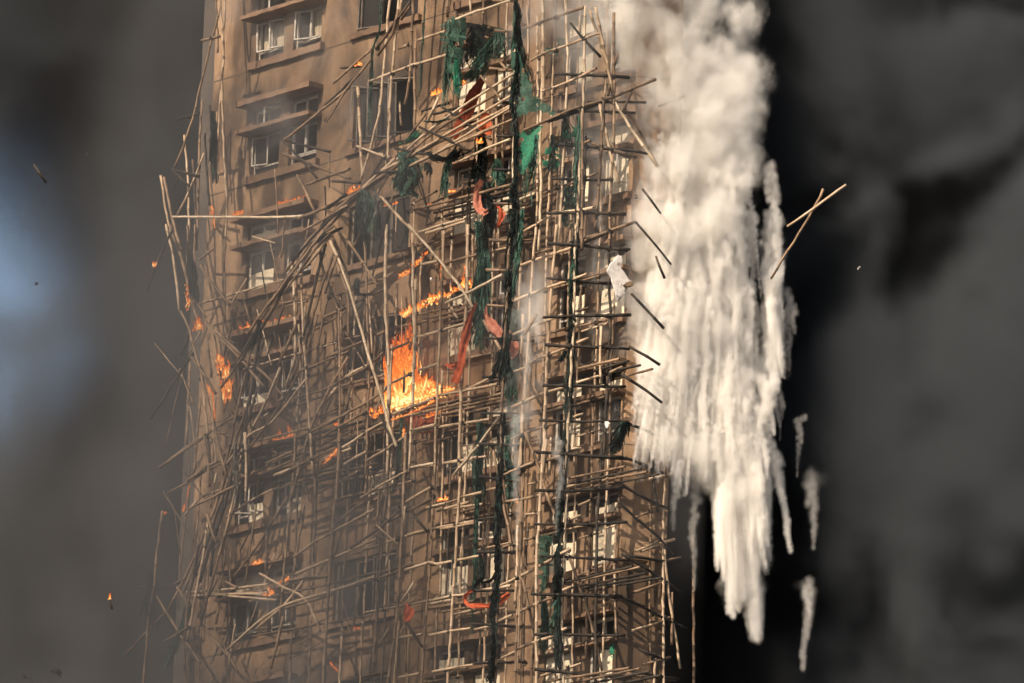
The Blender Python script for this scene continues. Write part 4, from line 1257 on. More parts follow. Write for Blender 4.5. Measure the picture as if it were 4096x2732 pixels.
# ------------------------------------------------------------------ lashings where poles cross the uprights of the outer row
lash = {k: ([], []) for k in SCAF}
def knot(key, p, r, rr):
    V, Fc = lash[key]; org = Vector(SCAF[key].location)
    for q in range(3):
        n0 = len(V); ax = Vector((rr.uniform(-1, 1), rr.uniform(-1, 1), rr.uniform(-.8, .8))).normalized(); x = ax.orthogonal().normalized(); y = ax.cross(x); K = 6
        for s in range(K):
            a = 2*math.pi*s/K; c_ = p+(x*math.cos(a)+y*math.sin(a))*r*rr.uniform(.9, 1.4)-org
            V += [tuple(c_-ax*.014), tuple(c_+ax*.014)]
        for s in range(K): a = n0+2*s; b_ = n0+2*((s+1) % K); Fc.append((a, b_, b_+1, a+1))
lr = random.Random(8)
for key in SCAF:
    ch = [o for o in SCAF[key].children]
    ups = [o for o in ch if o.name.startswith('upright')]; les = [o for o in ch if o.name.startswith(('ledger', 'putlog', 'brace'))]
    def axis(o):
        vs = o.data.vertices; k = SIDES; n = (len(vs)-4*k)//k
        return [sum((vs[i*k+s].co for s in range(k)), Vector())/k for i in range(0, n, 3)]+[sum((vs[(n-1)*k+s].co for s in range(k)), Vector())/k]
    A_ = [(axis(o)) for o in ups]; B_ = [(axis(o)) for o in les]
    org = Vector(SCAF[key].location); cnt = 0
    from mathutils.geometry import intersect_line_line
    for a in A_:
        for b_ in B_:
            if abs(a[0].x-b_[0].x) > 9: continue
            r_ = intersect_line_line(a[0], a[-1], b_[0], b_[-1])
            if not r_: continue
            p, q = r_
            if (p-q).length > 0.22: continue
            da, db = a[-1]-a[0], b_[-1]-b_[0]
            ta, tb = (p-a[0]).dot(da)/da.length_squared, (q-b_[0]).dot(db)/db.length_squared
            if -.01 < ta < 1.01 and -.01 < tb < 1.01 and lr.random() < 0.8: knot(key, (p+q)/2+org, 0.055, lr); cnt += 1
    if lash[key][0]:
        o = link('lashing', mesh('lashing', *lash[key], M['lashing']), SCAF[key]); o['kind'] = 'stuff'
# ------------------------------------------------------------------ fire
def flame_mat():
    m = bpy.data.materials.new('flame'); m.use_nodes = True; t = m.node_tree; t.nodes.clear()
    o = N(t, 'ShaderNodeOutputMaterial'); at_ = N(t, 'ShaderNodeAttribute', attribute_name='burn'); tc = N(t, 'ShaderNodeTexCoord')
    mp = N(t, 'ShaderNodeMapping'); mp.inputs['Scale'].default_value = (1, 1, 0.45); t.links.new(tc.outputs['Object'], mp.inputs[0])
    nz = N(t, 'ShaderNodeTexNoise', inp={'Scale': 15.0, 'Detail': 6, 'Roughness': 0.65, 'Distortion': 1.6}); t.links.new(mp.outputs[0], nz.inputs['Vector'])
    ad = N(t, 'ShaderNodeMath', operation='MULTIPLY_ADD'); t.links.new(nz.outputs[0], ad.inputs[0]); ad.inputs[1].default_value = 2.0; ad.inputs[2].default_value = -1.0
    h = N(t, 'ShaderNodeMath', operation='ADD'); t.links.new(ad.outputs[0], h.inputs[0]); t.links.new(at_.outputs['Fac'], h.inputs[1])
    hs = N(t, 'ShaderNodeMath', operation='MULTIPLY'); hs.inputs[1].default_value = 0.72; t.links.new(h.outputs[0], hs.inputs[0])
    r = ramp(t, hs.outputs[0], [(0.0, (0.2, 0.012, 0.003)), (0.25, (0.6, 0.06, 0.01)), (0.5, (1.0, 0.2, 0.025)), (0.72, (1.0, 0.38, 0.07)), (1.0, (1.0, 0.74, 0.32))])
    st = N(t, 'ShaderNodeMapRange'); st.inputs[1].default_value = 0.1; st.inputs[2].default_value = 1.3; st.inputs[3].default_value = 0.35; st.inputs[4].default_value = 1.6; t.links.new(h.outputs[0], st.inputs[0])
    em = N(t, 'ShaderNodeEmission'); t.links.new(r.outputs[0], em.inputs[0]); t.links.new(st.outputs[0], em.inputs[1])
    al = N(t, 'ShaderNodeMapRange', interpolation_type='SMOOTHSTEP'); al.inputs[1].default_value = 0.16; al.inputs[2].default_value = 0.85; al.inputs[4].default_value = 0.85; t.links.new(h.outputs[0], al.inputs[0])
    tr = N(t, 'ShaderNodeBsdfTransparent'); mx = N(t, 'ShaderNodeMixShader'); t.links.new(al.outputs[0], mx.inputs[0]); t.links.new(tr.outputs[0], mx.inputs[1]); t.links.new(em.outputs[0], mx.inputs[2])
    t.links.new(mx.outputs[0], o.inputs['Surface']); return m
M['blaze'] = flame_mat(); M['flame'] = flame_mat(); M['flame'].cycles.emission_sampling = 'NONE'
fr_ = random.Random(77)
def tongue(V, Fc, H, base, h, w_, rr, hot=1.0):
    K, S = 9, 5; a, f_ = rr.uniform(0, 6), rr.uniform(1.5, 3.5); lean = rr.uniform(-.25, .25)*h; yl = rr.uniform(-.2, .2)*h; fl = rr.uniform(.35, .7); th0 = rr.uniform(0, 3)
    n0 = len(V)
    for i in range(K):
        s = i/(K-1); prof = math.sin(math.pi*(0.12+0.88*s))**0.8*(1-s*.35)
        c_ = base+Vector((lean*s*s+math.sin(a+f_*s*3)*w_*.5*s, yl*s+math.cos(a+f_*s*2)*w_*.4*s, h*s))
        for k in range(S):
            th = th0+2*math.pi*k/S
            V.append(tuple(c_+Vector((math.cos(th), math.sin(th)*fl, 0))*w_*.5*max(prof, .02))); H.append(hot*(1.22-0.98*s))
        if i:
            for k in range(S): p = n0+(i-1)*S+k; q = n0+(i-1)*S+(k+1) % S; Fc.append((p, q, q+S, p+S))
def fire(c, spots, layer, label, n, wd=0.08, hot=1.0, spread=0.12, ref=None):
    """spots: x, y of the foot and the height of the flame there, in the photograph's cells"""
    P = [(at(c, x, y, layer, spots[0][:2]), hh*S_/178) for x, y, hh in spots]; org = P[0][0]; V, Fc, H = [], [], []
    for k in range(n):
        f_ = fr_.random()*(len(P)-1); j = min(int(f_), len(P)-2) if len(P) > 1 else 0
        if len(P) > 1: p = P[j][0].lerp(P[j+1][0], f_-j); hh = P[j][1]+(P[j+1][1]-P[j][1])*(f_-j)
        else: p, hh = P[0]
        hh *= fr_.uniform(.3, 1.05)
        st = Vector((fr_.gauss(0, .5), fr_.gauss(0, 1), 0))*spread+Vector((0, 0, fr_.random()**2*hh*.6))
        tongue(V, Fc, H, p-org+st, max(hh*fr_.uniform(.5, 1), .05), wd*fr_.uniform(.5, 1.4)*(0.6+hh*.5), fr_, hot*fr_.uniform(.7, 1.1))
    if len(P) > 1:                                 # the glowing edge that the tongues rise from
        bed = catmull([p for p, _ in P], 0.08)
        for i, p in enumerate(bed):
            for s in range(4):
                a_ = s*math.pi/2+.4; V.append(tuple(p-org+Vector((math.cos(a_)*.012, math.cos(a_)*.012, math.sin(a_)*.014+fr_.uniform(-.006, .006))))); H.append(fr_.uniform(.3, .9))
            if i:
                b0 = len(V)-8
                for s in range(4): Fc.append((b0+s, b0+(s+1) % 4, b0+4+(s+1) % 4, b0+4+s))
    me = mesh('flame', V, Fc, M['blaze' if n > 200 else 'flame'], smooth=True); a = me.attributes.new('burn', 'FLOAT', 'POINT'); a.data.foreach_set('value', H)
    o = link('flame', me); o.location = org; tag(o, label, 'flame', 'fires on the tower'); return o
fire('E', [(405, 1165, 200), (430, 1150, 420), (460, 1140, 480), (490, 1135, 470), (530, 1120, 400), (565, 1108, 230), (620, 1090, 150), (690, 1070, 90), (750, 1050, 45), (800, 1035, 22)], 0.6, 'large orange blaze roaring on the platform in the middle of the tower', 300, .12, 1.1, .22)
fire('E', [(425, 780, 120), (480, 760, 150), (530, 740, 170), (545, 700, 120)], 0.5, 'thin red flames licking the wall above the large blaze', 26, .12, .55, .1)
fire('E', [(490, 580, 60), (540, 550, 90), (600, 520, 60), (660, 490, 60), (720, 460, 60), (790, 430, 40), (840, 405, 25)], 0.8, 'line of flames along the platform above the large blaze', 90, .09, 1.05, .1)
fire('E', [(850, 405, 60), (890, 395, 80), (935, 380, 50)], 0.8, 'flame patch beside the green net strips above the blaze', 40, .09, 1.0, .1)
fire('E', [(455, 335, 25), (500, 315, 35), (535, 295, 40)], 1.4, 'small flames along a ledger above the line of flames', 18, .06, .9, .05)
fire('E', [(560, 265, 40), (590, 235, 50), (640, 170, 30)], 1.4, 'small flames where a slanting pole meets an upright', 22, .07, .8, .06)
fire('E', [(290, 1210, 60), (330, 1190, 80), (380, 1170, 60)], 1.0, 'flames left of the large blaze behind the long slanting pole', 34, .08, .85, .1)
fire('E', [(60, 1255, 50), (110, 1250, 60), (140, 1240, 40)], 1.0, 'low flames behind the leftmost face uprights', 20, .08, .6, .08)
fire('E', [(420, 1225, 18), (560, 1170, 18), (690, 1105, 18)], 1.5, 'embers along the edge of the burning platform', 40, .05, 1.0, .03)
fire('E', [(635, 1210, 60), (690, 1190, 30), (740, 1165, 25)], 0.9, 'red flames under the burning platform', 18, .06, .6, .05)
fire('E', [(485, 1330, 60), (500, 1290, 40)], 1.4, 'small flame hanging below the burning platform', 10, .05, .9, .03)
fire('E', [(725, 330, 110), (735, 250, 40)], 1.4, 'thin flame climbing an upright above the line of flames', 12, .05, .7, .03)
fire('E', [(870, 305, 40), (880, 270, 25)], 1.3, 'tiny flame left of the green net strips', 6, .05, .7, .03)
fire('E', [(20, 1460, 30), (60, 1440, 40), (80, 1410, 30)], 1.5, 'small flames on a low ledger left of the uprights', 14, .05, .9, .03)
fire('D', [(305, 540, 60), (320, 500, 80), (310, 440, 60), (315, 370, 30)], 'o', 'flames on the leaning poles of the left scaffold, upper', 30, .06, 1.0, .05)
fire('D', [(360, 670, 70), (380, 640, 100), (395, 660, 60)], 'o', 'flames on the left scaffold just below the upper flames', 30, .06, .9, .06)
fire('D', [(580, 1110, 150), (560, 1010, 160), (540, 930, 120), (500, 850, 60), (550, 1150, 180)], 'o', 'tall ragged flame column on the left scaffold', 60, .075, 1.0, .06)
fire('D', [(485, 1230, 110), (465, 1110, 110), (435, 1010, 60)], 'o', 'thin flame line left of the tall flame column', 30, .055, .9, .04)
fire('D', [(605, 680, 40), (660, 665, 60), (730, 640, 70), (780, 620, 60), (830, 625, 25), (880, 610, 30), (960, 580, 35)], 0.3, 'row of flames on a window canopy left of the collapsed poles', 60, .08, .8, .06)
fire('D', [(850, 1350, 20), (930, 1335, 100), (975, 1320, 50)], 0.7, 'flames above a platform behind the lower left uprights', 24, .07, .75, .06)
fire('D', [(1160, 1500, 40), (1210, 1465, 30), (1255, 1435, 40)], 1.4, 'small flames along a ledger at the lower left', 18, .05, .9, .04)
fire('D', [(95, 265, 35), (115, 258, 45)], 1.9, 'flame on the broken pole sticking out at the left', 16, .06, 1.1, .04)
fire('A', [(600, 1350, 30), (635, 1345, 45), (668, 1335, 35)], 0.4, 'small flames on the canopy behind the long horizontal pole', 18, .07, .8, .05)
fire('A', [(875, 1285, 30), (930, 1270, 40), (1000, 1255, 45), (1045, 1240, 25)], 0.4, 'low pink flames on the canopy under the big left window', 26, .08, .6, .06)
fire('A', [(455, 1345, 60), (470, 1320, 40), (485, 1430, 40)], 'm', 'small flames on the charred poles left of the canopy', 16, .05, .8, .04)
fire('B', [(185, 415, 25), (210, 412, 40), (232, 408, 20)], 'f', 'flame on the dark stub at the upper left of the poles', 18, .06, 1.0, .04)
fire('B', [(670, 600, 30), (710, 585, 55), (745, 570, 40)], 1.0, 'flames beside the foot of the green net curtain', 24, .07, 1.0, .05)
fire('B', [(860, 528, 25), (885, 524, 25)], 1.3, 'tiny flame right of the green net curtain', 10, .06, 1.0, .03)
fire('B', [(140, 1215, 45), (165, 1205, 50), (225, 1175, 25)], 'f', 'flames on the lower end of the collapsed bundle', 22, .06, .95, .04)
fire('B', [(525, 1125, 70), (535, 1080, 40)], 'f', 'flame in the bushy green net clump', 14, .05, .95, .04)
fire('B', [(960, 900, 30), (985, 895, 45)], 'f', 'flames under the bright orange tarpaulin scrap', 20, .06, 1.0, .05)
fire('B', [(770, 1208, 20), (800, 1205, 25), (820, 1200, 15)], 1.0, 'small flames on the platform under the collapsed poles', 12, .06, 1.0, .03)
fire('B', [(640, 1292, 18), (670, 1288, 22)], 1.0, 'tiny flames left of those under the collapsed poles', 10, .06, 1.0, .03)
fire('B', [(370, 1290, 30), (430, 1280, 22), (455, 1275, 16)], 1.0, 'small flames behind the slanting pole below the bundle', 12, .06, .8, .04)
fire('G', [(800, 830, 25), (825, 822, 45), (860, 812, 20)], 1.0, 'flame on the short horizontal pole low on the left', 20, .06, .95, .05)
fire('G', [(960, 940, 20), (1000, 930, 35), (1030, 920, 25)], 1.3, 'flames where the low ledgers bunch together', 18, .06, .9, .05)
fire('G', [(870, 1018, 16), (905, 1015, 55), (930, 1010, 30)], 1.3, 'flames on the low horizontal bundle of poles', 22, .06, .9, .05)
fire('G', [(1430, 1230, 25), (1470, 1222, 30)], 0.6, 'faint red flames on the lower wall', 10, .06, .5, .04)
fire('G', [(1285, 1440, 30), (1310, 1470, 45), (1340, 1500, 30)], 0.8, 'faint red embers trailing near the bottom edge', 14, .05, .55, .04)
fire('G', [(240, 510, 20), (255, 505, 22)], 'o', 'tiny flame on top of the leftmost burnt pole', 8, .05, .8, .03)
fire('G', [(365, 495, 40), (370, 480, 30), (405, 330, 30)], 'o', 'small flames on the left scaffold near the frame bottom', 12, .05, .8, .03)
fire('H', [(545, 428, 20), (580, 424, 40), (610, 418, 30)], 1.2, 'flame on the small platform right of centre', 22, .06, 1.1, .05)
fire('P', [(436, 2400, 45*1.5), (441, 2398, 30*1.5)], 'y4', 'flame on the small falling stick at the lower left', 12, .05, 1.1, .02)
fire('F', [(25, 1740+0, 14), (30, 1742, 12)], 1.2, 'embers on the orange cloth band', 6, .04, .9, .03)
# ------------------------------------------------------------------ smoke
def vol_mat(name, color, density, aniso=0.0, emis=None):
    m = bpy.data.materials.new(name); m.use_nodes = True; t = m.node_tree; t.nodes.clear()
    o = N(t, 'ShaderNodeOutputMaterial'); p = N(t, 'ShaderNodeVolumePrincipled')
    p.inputs['Color'].default_value = (*color, 1); p.inputs['Density'].default_value = density; p.inputs['Anisotropy'].default_value = aniso
    t.links.new(p.outputs[0], o.inputs['Volume']); return m
class GN:
    def __init__(s, name):
        s.t = bpy.data.node_groups.new(name, 'GeometryNodeTree')
        s.t.interface.new_socket('Geometry', in_out='INPUT', socket_type='NodeSocketGeometry')
        s.t.interface.new_socket('Geometry', in_out='OUTPUT', socket_type='NodeSocketGeometry')
        s.i = s.t.nodes.new('NodeGroupInput'); s.o = s.t.nodes.new('NodeGroupOutput')
        s.pos = s.t.nodes.new('GeometryNodeInputPosition').outputs[0]
    def put(s, sock, v):
        if hasattr(v, 'is_linked') or hasattr(v, 'links'): s.t.links.new(v, sock)
        else: sock.default_value = v
    def m(s, op, a, b=None, c=None):
        n = s.t.nodes.new('ShaderNodeMath'); n.operation = op
        for k, v in enumerate((a, b, c)):
            if v is not None: s.put(n.inputs[k], v)
        return n.outputs[0]
    def vm(s, op, a, b):
        n = s.t.nodes.new('ShaderNodeVectorMath'); n.operation = op; s.put(n.inputs[0], a); s.put(n.inputs[1], b); return n.outputs[0]
    def noise(s, vec, scale, detail, rough=0.55, colour=False, dist=0.0):
        n = s.t.nodes.new('ShaderNodeTexNoise'); s.put(n.inputs['Vector'], vec)
        n.inputs['Scale'].default_value = scale; n.inputs['Detail'].default_value = detail; n.inputs['Roughness'].default_value = rough; n.inputs['Distortion'].default_value = dist
        return n.outputs[1 if colour else 0]
    def ss(s, x, a, b):
        n = s.t.nodes.new('ShaderNodeMapRange'); n.interpolation_type = 'SMOOTHSTEP'; s.put(n.inputs[0], x)
        s.put(n.inputs[1], a); s.put(n.inputs[2], b); n.inputs[3].default_value = 0; n.inputs[4].default_value = 1; n.clamp = True
        return n.outputs[0]
    def xyz(s, v):
        n = s.t.nodes.new('ShaderNodeSeparateXYZ'); s.put(n.inputs[0], v); return n.outputs
    def cube(s, dens, lo, hi, res, material):
        n = s.t.nodes.new('GeometryNodeVolumeCube'); s.put(n.inputs['Density'], dens); n.inputs['Min'].default_value = lo; n.inputs['Max'].default_value = hi
        for k, r in zip('XYZ', res): n.inputs['Resolution '+k].default_value = max(2, int(r))
        sm = s.t.nodes.new('GeometryNodeSetMaterial'); sm.inputs['Material'].default_value = material
        s.t.links.new(n.outputs[0], sm.inputs[0]); s.t.links.new(sm.outputs[0], s.o.inputs[0])
def smoke_object(name, label, verts, gn, attrs=None, loc=(0, 0, 0)):
    me = bpy.data.meshes.new(name); me.from_pydata(verts, [], [])
    if attrs:
        a = me.attributes.new('rad', 'FLOAT', 'POINT'); a.data.foreach_set('value', attrs)
    o = link(name, me); o['kind'] = 'stuff'; o['label'] = label; o['category'] = 'smoke'; o.location = loc
    md = o.modifiers.new('smoke', 'NODES'); md.node_group = gn.t
    return o
SR = random.Random(99)
D2P = 4096/2351
def fp(dx, dy, y): return hit(dx*D2P, dy*D2P, Vector((0, y, 0)), Vector((0, 1, 0)))

def trail_volume(name, label, pts, voxel, material, thin, noise_amp=0.6, pad=0.5):
    """falling, smoking fragments: a cloud of points with radii, turned to fog whose edge is broken by turbulence"""
    lo = Vector((min(p[0].x-p[1] for p in pts)-pad, min(p[0].y-p[1] for p in pts)-pad, min(p[0].z-p[1] for p in pts)-pad*0.3))
    hi = Vector((max(p[0].x+p[1] for p in pts)+pad, max(p[0].y+p[1] for p in pts)+pad, max(p[0].z+p[1] for p in pts)+pad))
    G = GN(name)
    def turbulence(zs):
        q = G.vm('MULTIPLY', G.pos, (1.0, 1.0, zs))
        warp = G.noise(q, 1.5, 5, 0.62, True)
        wv = G.vm('MULTIPLY', G.vm('SUBTRACT', warp, (0.5, 0.5, 0.5)), (noise_amp*1.5, noise_amp*1.5, noise_amp*1.5))
        wp = G.vm('ADD', q, G.vm('MULTIPLY', wv, (0.5, 0.5, 0.5)))
        return wv, G.noise(wp, 1.1, 3, 0.55), G.noise(wp, 3.4, 8, 0.74)
    round_t = turbulence(0.75); long_t = turbulence(0.3)
    # turbulence fades where the trail is young, that is near its tip
    best = None
    for cls in (0, 1, 2):
        wv, big, fine_n = round_t if cls == 2 else long_t
        rr = G.t.nodes.new('GeometryNodeInputNamedAttribute'); rr.data_type = 'FLOAT'; rr.inputs['Name'].default_value = 'rad'; rad = rr.outputs[0]
        lim = [(0, 0.13), (0.13, 0.33), (0.33, 9)][cls]
        if not any(lim[0] <= p[1] < lim[1] for p in pts): continue
        sel = G.m('MULTIPLY', G.m('GREATER_THAN', rad, lim[0]-1e-4), G.m('LESS_THAN', rad, lim[1]))
        sp = G.t.nodes.new('GeometryNodeSeparateGeometry'); sp.domain = 'POINT'; G.t.links.new(G.i.outputs[0], sp.inputs[0]); G.t.links.new(sel, sp.inputs[1])
        amp = [0.16, 0.5, 1.2][cls]
        p = G.vm('ADD', G.pos, G.vm('MULTIPLY', wv, (amp, amp, amp)))
        sn = G.t.nodes.new('GeometryNodeSampleNearest'); sn.domain = 'POINT'; G.t.links.new(sp.outputs[0], sn.inputs[0]); G.put(sn.inputs['Sample Position'], p)
        def sample(kind, val):
            si = G.t.nodes.new('GeometryNodeSampleIndex'); si.data_type = kind; si.domain = 'POINT'; G.t.links.new(sp.outputs[0], si.inputs[0])
            vs = [x for x in si.inputs if x.name == 'Value'][0]; G.put(vs, val); G.t.links.new(sn.outputs[0], si.inputs['Index']); return si.outputs[0]
        np_ = sample('FLOAT_VECTOR', G.pos); nr = sample('FLOAT', rad)
        dv = G.vm('MULTIPLY', G.vm('SUBTRACT', p, np_), (1, 1, 0.8))
        ln = G.t.nodes.new('ShaderNodeVectorMath'); ln.operation = 'LENGTH'; G.put(ln.inputs[0], dv)
        x = G.m('SUBTRACT', 1.0, G.m('DIVIDE', ln.outputs['Value'], nr))          # 1 at the centre, 0 at the rim
        if cls == 2: x = G.m('ADD', x, G.m('ADD', G.m('MULTIPLY', G.m('SUBTRACT', big, 0.52), 2.0), G.m('MULTIPLY', G.m('SUBTRACT', fine_n, 0.5), 2.6)))
        if cls < 2: x = G.m('ADD', x, G.m('MULTIPLY', G.m('SUBTRACT', fine_n, 0.5), [1.6, 2.4][cls]))
        x = G.ss(x, 0.0, [0.7, 0.9, 1.15][cls])
        # young smoke at the tip is thick, old smoke thins out
        if cls == 2: x = G.m('MULTIPLY', x, 0.55)
        else: x = G.m('MULTIPLY', x, G.m('ADD', 0.22, G.m('MULTIPLY', G.ss(nr, 0.26, 0.03), 2.2)))
        best = x if best is None else G.m('MAXIMUM', best, x)
    dens = best
    res = [(hi[k]-lo[k])/voxel for k in range(3)]
    G.cube(dens, lo, hi, res, material)
    return smoke_object(name, label, [tuple(p[0]) for p in pts], G, [p[1] for p in pts])
def trail(tip, length, r_tip, r_top, drift=0.25, y_dr=0.1, lean0=0.0):
    """points from the fragment upwards"""
    out = []; n = max(4, int(length/0.045)); a = SR.uniform(0, 6); b_ = SR.uniform(0, 6); jx = [SR.gauss(0, 1) for _ in range(n+2)]; lean = lean0+SR.uniform(-0.03, 0.03)
    for i in range(n+1):
        s = i/n; h = length*s
        r = r_tip+(r_top-r_tip)*s**0.8
        x = drift*s*(math.sin(h*2.1+a)*0.22+math.sin(h*5.3+b_)*0.14+jx[i]*0.15)+lean*h
        y = y_dr*s*math.sin(h*2.7+b_)
        out.append((tip+Vector((x, y, h)), r*SR.uniform(0.8, 1.2)))
    return out
def plume():
    pts = []
    yc = lambda dx: 0.1+max(0, (dx*D2P-2600))/178*0.25
    rows = [(-120, 1350, 1755), (0, 1360, 1750), (100, 1400, 1752), (200, 1440, 1757), (300, 1510, 1752), (380, 1462, 1735), (450, 1445, 1722), (540, 1440, 1712),
            (640, 1445, 1705), (740, 1430, 1712), (820, 1440, 1725), (900, 1450, 1740), (980, 1462, 1750), (1040, 1490, 1755), (1100, 1640, 1757), (1250, 1655, 1757), (1380, 1672, 1752)]
    for k in range(340):                                  # billowing body
        t_ = SR.random(); dy = -120+(1340+120)*t_
        for (a, b_) in zip(rows[:-1], rows[1:]):
            if a[0] <= dy <= b_[0]:
                s = (dy-a[0])/(b_[0]-a[0]); l = a[1]+(b_[1]-a[1])*s; r = a[2]+(b_[2]-a[2])*s; break
        dx = SR.uniform(l, r); rad = SR.uniform(0.55, 0.95)*(1.0 if dy < 560 else 0.85 if dy < 1000 else 0.6)
        pad = rad*178/D2P*0.8
        dx = min(max(dx, l+pad), r-pad) if r-l > 2*pad else (l+r)/2
        pts.append((fp(dx, dy, yc(dx)+SR.uniform(-0.75, 0.9)), rad))
    tips = [(1738, 1468, .06, .16, 2.4), (1746, 1455, .06, .15, 2.2), (1731, 1452, .055, .15, 2.4), (1741, 1448, .06, .15, 2.6), (1724, 1430, .05, .14, 2.4), (1750, 1425, .05, .14, 2.4), (1686, 1418, .06, .15, 2.4), (1678, 1410, .05, .14, 2.2), (1740, 1462, .17, .34, 4.6), (1748, 1440, .12, .3, 4), (1728, 1445, .12, .3, 4), (1683, 1412, .14, .3, 4.4), (1695, 1400, .1, .3, 4), (1672, 1405, .08, .26, 3.6), (1708, 1372, .09, .3, 4), (1660, 1330, .07, .26, 3.5),
            (1815, 1264, .075, .15, 2.8), (1808, 1225, .05, .12, 1.8)]
    for i in range(640):                                  # curtain of falling fragments
        dx = SR.uniform(1450, 1800)
        env = 1120 if dx < 1540 else 1150 if dx < 1600 else 1170 if dx < 1640 else 1330 if dx < 1770 else 1000 if dx < 1790 else 880
        if 1580 < dx < 1640: env = 1110
        ty = env-abs(SR.gauss(0, 1))*190-SR.uniform(0, 20)
        if ty < 500: continue
        tips.append((dx, ty, SR.uniform(0.022, 0.05), SR.uniform(0.07, 0.19), SR.uniform(1.6, 4.2) if dx < 1750 else SR.uniform(1.0, 2.0)))
    for dx, ty, r0, r1, L in tips:
        pts += trail(fp(dx, ty, yc(dx)+SR.uniform(-0.9, 0.7)), L, r0, r1, lean0=-(dx-1620)/1050)
    return pts
M['white_smoke'] = vol_mat('white_smoke', (0.985, 0.968, 0.935), 5.0, -0.25)
M['wisp_smoke'] = vol_mat('wisp_smoke', (0.95, 0.94, 0.92), 1.3, -0.3)
M['thin_smoke'] = vol_mat('thin_smoke', (0.96, 0.945, 0.925), 1.5, -0.3)
VOX = 0.035
trail_volume('white_smoke', 'dense cream white smoke with streaming tails pouring down beside the tower corner', plume(), VOX, M['white_smoke'], False)
def wisps(spec):
    pts = []
    for dx, dy, y, L, r0, r1 in spec: pts += trail(fp(dx, dy, y), L, r0, r1, 0.3, 0.15)
    return pts
trail_volume('falling_smoke', 'separate thin white smoke trails falling through the dark air right of the plume',
             wisps([(1845, 1537, 0.5, 2.0, .07, .19), (1868, 1262, 0.6, 1.7, .04, .2), (1858, 1425, .6, .9, .02, .14), (1593, 1352, 0.3, 2.6, .05, .13), (1800, 870, .7, 2.0, .03, .13), (1812, 872, .7, 1.7, .02, .11), (1785, 905, .6, 2.0, .03, .15), (1790, 1010, .6, 1.6, .02, .12), (1830, 1100, .6, 1.4, .015, .1)]),
             0.04, M['thin_smoke'], True)
trail_volume('falling_smoke', 'thin white smoke trails falling in front of the corner scaffold',
             wisps([(1186, 1255, YC-0.6, 2.9, .05, .13), (1275, 1240, YC-0.6, 2.3, .03, .10), (1365, 640, YC+0.4, 1.5, .04, .10), (1375, 520, YC+0.5, 1.3, .05, .12), (1548, 1212, YC, 1.5, .05, .13), (1512, 1105, YC, 1.2, .04, .12), (1205, 930, YC-.5, 2.6, .03, .22), (1235, 800, YC-.4, 2.0, .05, .28)]),
             0.045, M['wisp_smoke'], True)

# soft puffs: grey from the windows, cream where the plume drifts between the corner poles
def puffs(spec):
    pts = []
    for dx, dy, y, r, n, sx, sz in spec:
        for k in range(n): pts.append((fp(dx, dy, y)+Vector((SR.gauss(0, sx), SR.gauss(0, .3), SR.gauss(0, sz))), max(.34, r*SR.uniform(.7, 1.3))))
    return pts
yw = lambda dx: hit(dx*D2P, 700, P0+N1*0.9, N1).y
M['puff_grey'] = vol_mat('puff_grey', (0.62, 0.63, 0.65), 0.55, 0.0)
M['puff_cream'] = vol_mat('puff_cream', (0.96, 0.94, 0.91), 1.25, -0.2)
trail_volume('grey_smoke', 'grey smoke puffs curling out of the left windows', puffs([(690, 60, yw(690), .5, 9, .6, .3), (560, 20, yw(560), .45, 5, .3, .4), (640, 290, yw(640), .45, 8, .5, .2), (655, 590, yw(655), .45, 9, .4, .35), (690, 1500, yw(690), .5, 9, .3, .6), (850, 190, yw(850), .5, 6, .5, .4)]), 0.09, M['puff_grey'], True, pad=0.6)
trail_volume('drifting_smoke', 'thin cream smoke drifting between the upper corner poles', puffs([(1380, 70, YC+.9, .7, 13, .5, .8), (1300, 30, YC+1.0, .6, 7, .5, .5), (1420, 260, YC+.9, .6, 12, .35, .7), (1400, 480, YC+1.2, .5, 8, .3, .7), (1230, 700, YC+.6, .45, 9, .25, .9), (1200, 930, YC+.3, .4, 6, .2, .7), (1440, 720, YC+1.0, .6, 9, .25, .9), (1450, 980, YC+.9, .5, 8, .25, .6)]), 0.08, M['puff_cream'], True, pad=0.6)
# dark smoke bank behind the tower: it ends to the left, where the sky shows
G = GN('smoke_bank')
x, y, z = G.xyz(G.pos)
low = G.noise(G.vm('MULTIPLY', G.pos, (1, 1, 0.85)), 0.11, 3, 0.5, dist=0.5)
fine = G.noise(G.vm('ADD', G.pos, (31, 7, 3)), 0.3, 4, 0.55, dist=0.4)
edge = G.m('ADD', G.m('ADD', G.m('MULTIPLY', low, 10.0), G.m('MULTIPLY_ADD', fine, 9.0, -21.0)), G.m('MULTIPLY', G.m('ABSOLUTE', G.m('SUBTRACT', z, 56.5)), -0.85))
body = G.ss(x, edge, G.m('ADD', edge, 6.5))
tot = G.m('ADD', G.m('MULTIPLY', low, 0.72), G.m('MULTIPLY', fine, 0.28))
def behind(G, d0, d1):
    v = G.vm('SUBTRACT', G.pos, tuple(P0)); n = G.t.nodes.new('ShaderNodeVectorMath'); n.operation = 'DOT_PRODUCT'; G.put(n.inputs[0], v); n.inputs[1].default_value = tuple(N1)
    return G.ss(n.outputs['Value'], d0, d1)
dens = G.m('MULTIPLY', G.m('MULTIPLY', G.m('MULTIPLY_ADD', G.ss(tot, 0.40, 0.60), 0.9, 0.1), body), behind(G, -2.0, -7.0))
M['dark_smoke'] = vol_mat('dark_smoke', (0.042, 0.042, 0.044), 0.9, 0.0)
G.cube(dens, (-50, 3.0, 14.0), (50, 50, 100.0), (120, 56, 104), M['dark_smoke'])
smoke_object('dark_smoke', 'bank of black sooty smoke filling the air behind and beside the tower', [(0, 20, 50)], G)
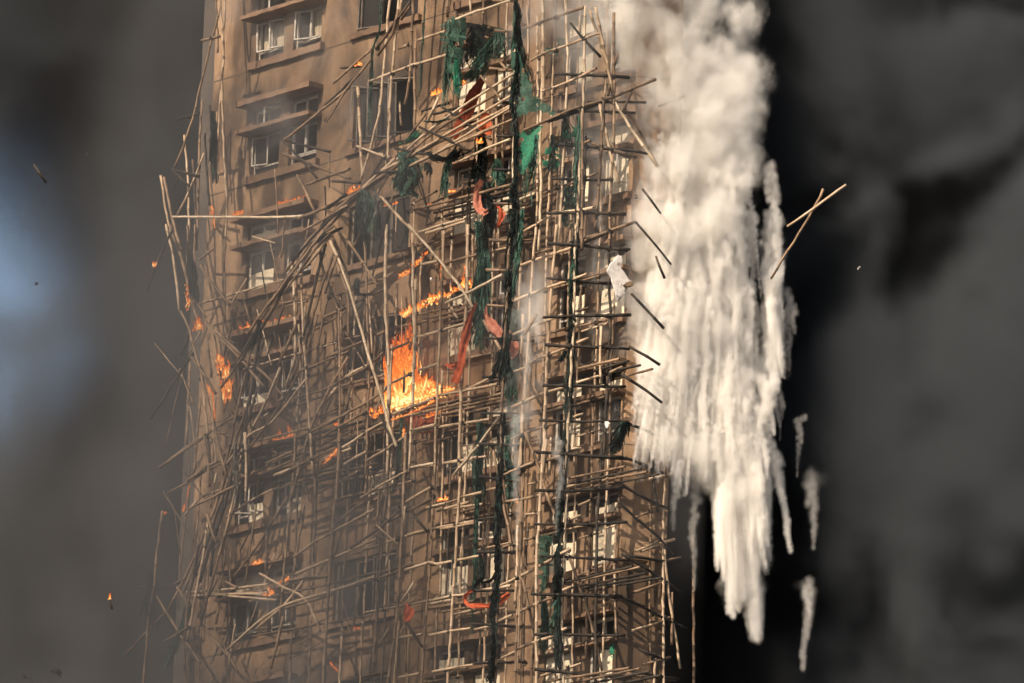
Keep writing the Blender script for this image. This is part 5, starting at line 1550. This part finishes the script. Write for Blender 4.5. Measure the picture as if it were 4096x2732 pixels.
# paler grey billows drift in front of the soot
G = GN('smoke_billows')
x, y, z = G.xyz(G.pos)
low = G.noise(G.vm('MULTIPLY', G.vm('ADD', G.pos, (16.5, 5, 2)), (1, 0.8, 0.85)), 0.13, 2, 0.5, dist=0.6)
fine = G.noise(G.vm('ADD', G.pos, (9, 17, 9)), 0.26, 7, 0.6, dist=1.2)
tot = G.m('ADD', G.m('MULTIPLY', low, 0.4), G.m('MULTIPLY', fine, 0.6))
sheet_d = G.m('MULTIPLY', behind(G, -3.5, -5.0), behind(G, -10.0, -8.0))
dens = G.m('MULTIPLY', G.m('MULTIPLY', G.ss(tot, 0.475, 0.575), sheet_d), G.m('MULTIPLY_ADD', G.ss(x, -9.0, -5.0), 0.6, 0.4))
M['grey_smoke'] = vol_mat('grey_smoke', (0.105, 0.118, 0.134), 0.75, 0.0)
G.cube(dens, (-30, -10.0, 22.0), (34, 32, 92.0), (200, 130, 218), M['grey_smoke'])
smoke_object('grey_smoke', 'soft paler grey billows drifting before the black smoke', [(10, 5, 50)], G)
# thin brown smoke drifting in front of the lower left of the tower
G = GN('smoke_veil')
x, y, z = G.xyz(G.pos)
n1 = G.noise(G.vm('MULTIPLY', G.pos, (1, 1, 0.6)), 0.38, 5, 0.62, dist=0.6)
lowz = G.ss(z, 54.0, 41.0); left = G.m('MULTIPLY', G.ss(x, 0.5, -5.0), G.m('MULTIPLY_ADD', G.ss(x, -13.0, -8.5), 0.4, 0.6))
near = G.m('MULTIPLY', G.ss(y, -6.0, -3.0), 1.0)
dens = G.m('MULTIPLY', G.m('MULTIPLY', G.ss(n1, 0.43, 0.63), near), G.m('ADD', G.m('MULTIPLY', G.m('MULTIPLY', lowz, left), 1.0), G.m('MULTIPLY', G.ss(x, -10.5, -8.0), 0.55)))
M['veil'] = vol_mat('veil', (0.138, 0.143, 0.152), 0.155, 0.0)
G.cube(dens, (-22, -6.0, 30.0), (4, 13, 66.0), (60, 44, 84), M['veil'])
smoke_object('thin_smoke', 'thin brown smoke drifting across the lower left of the tower face', [(-10, 5, 45)], G)
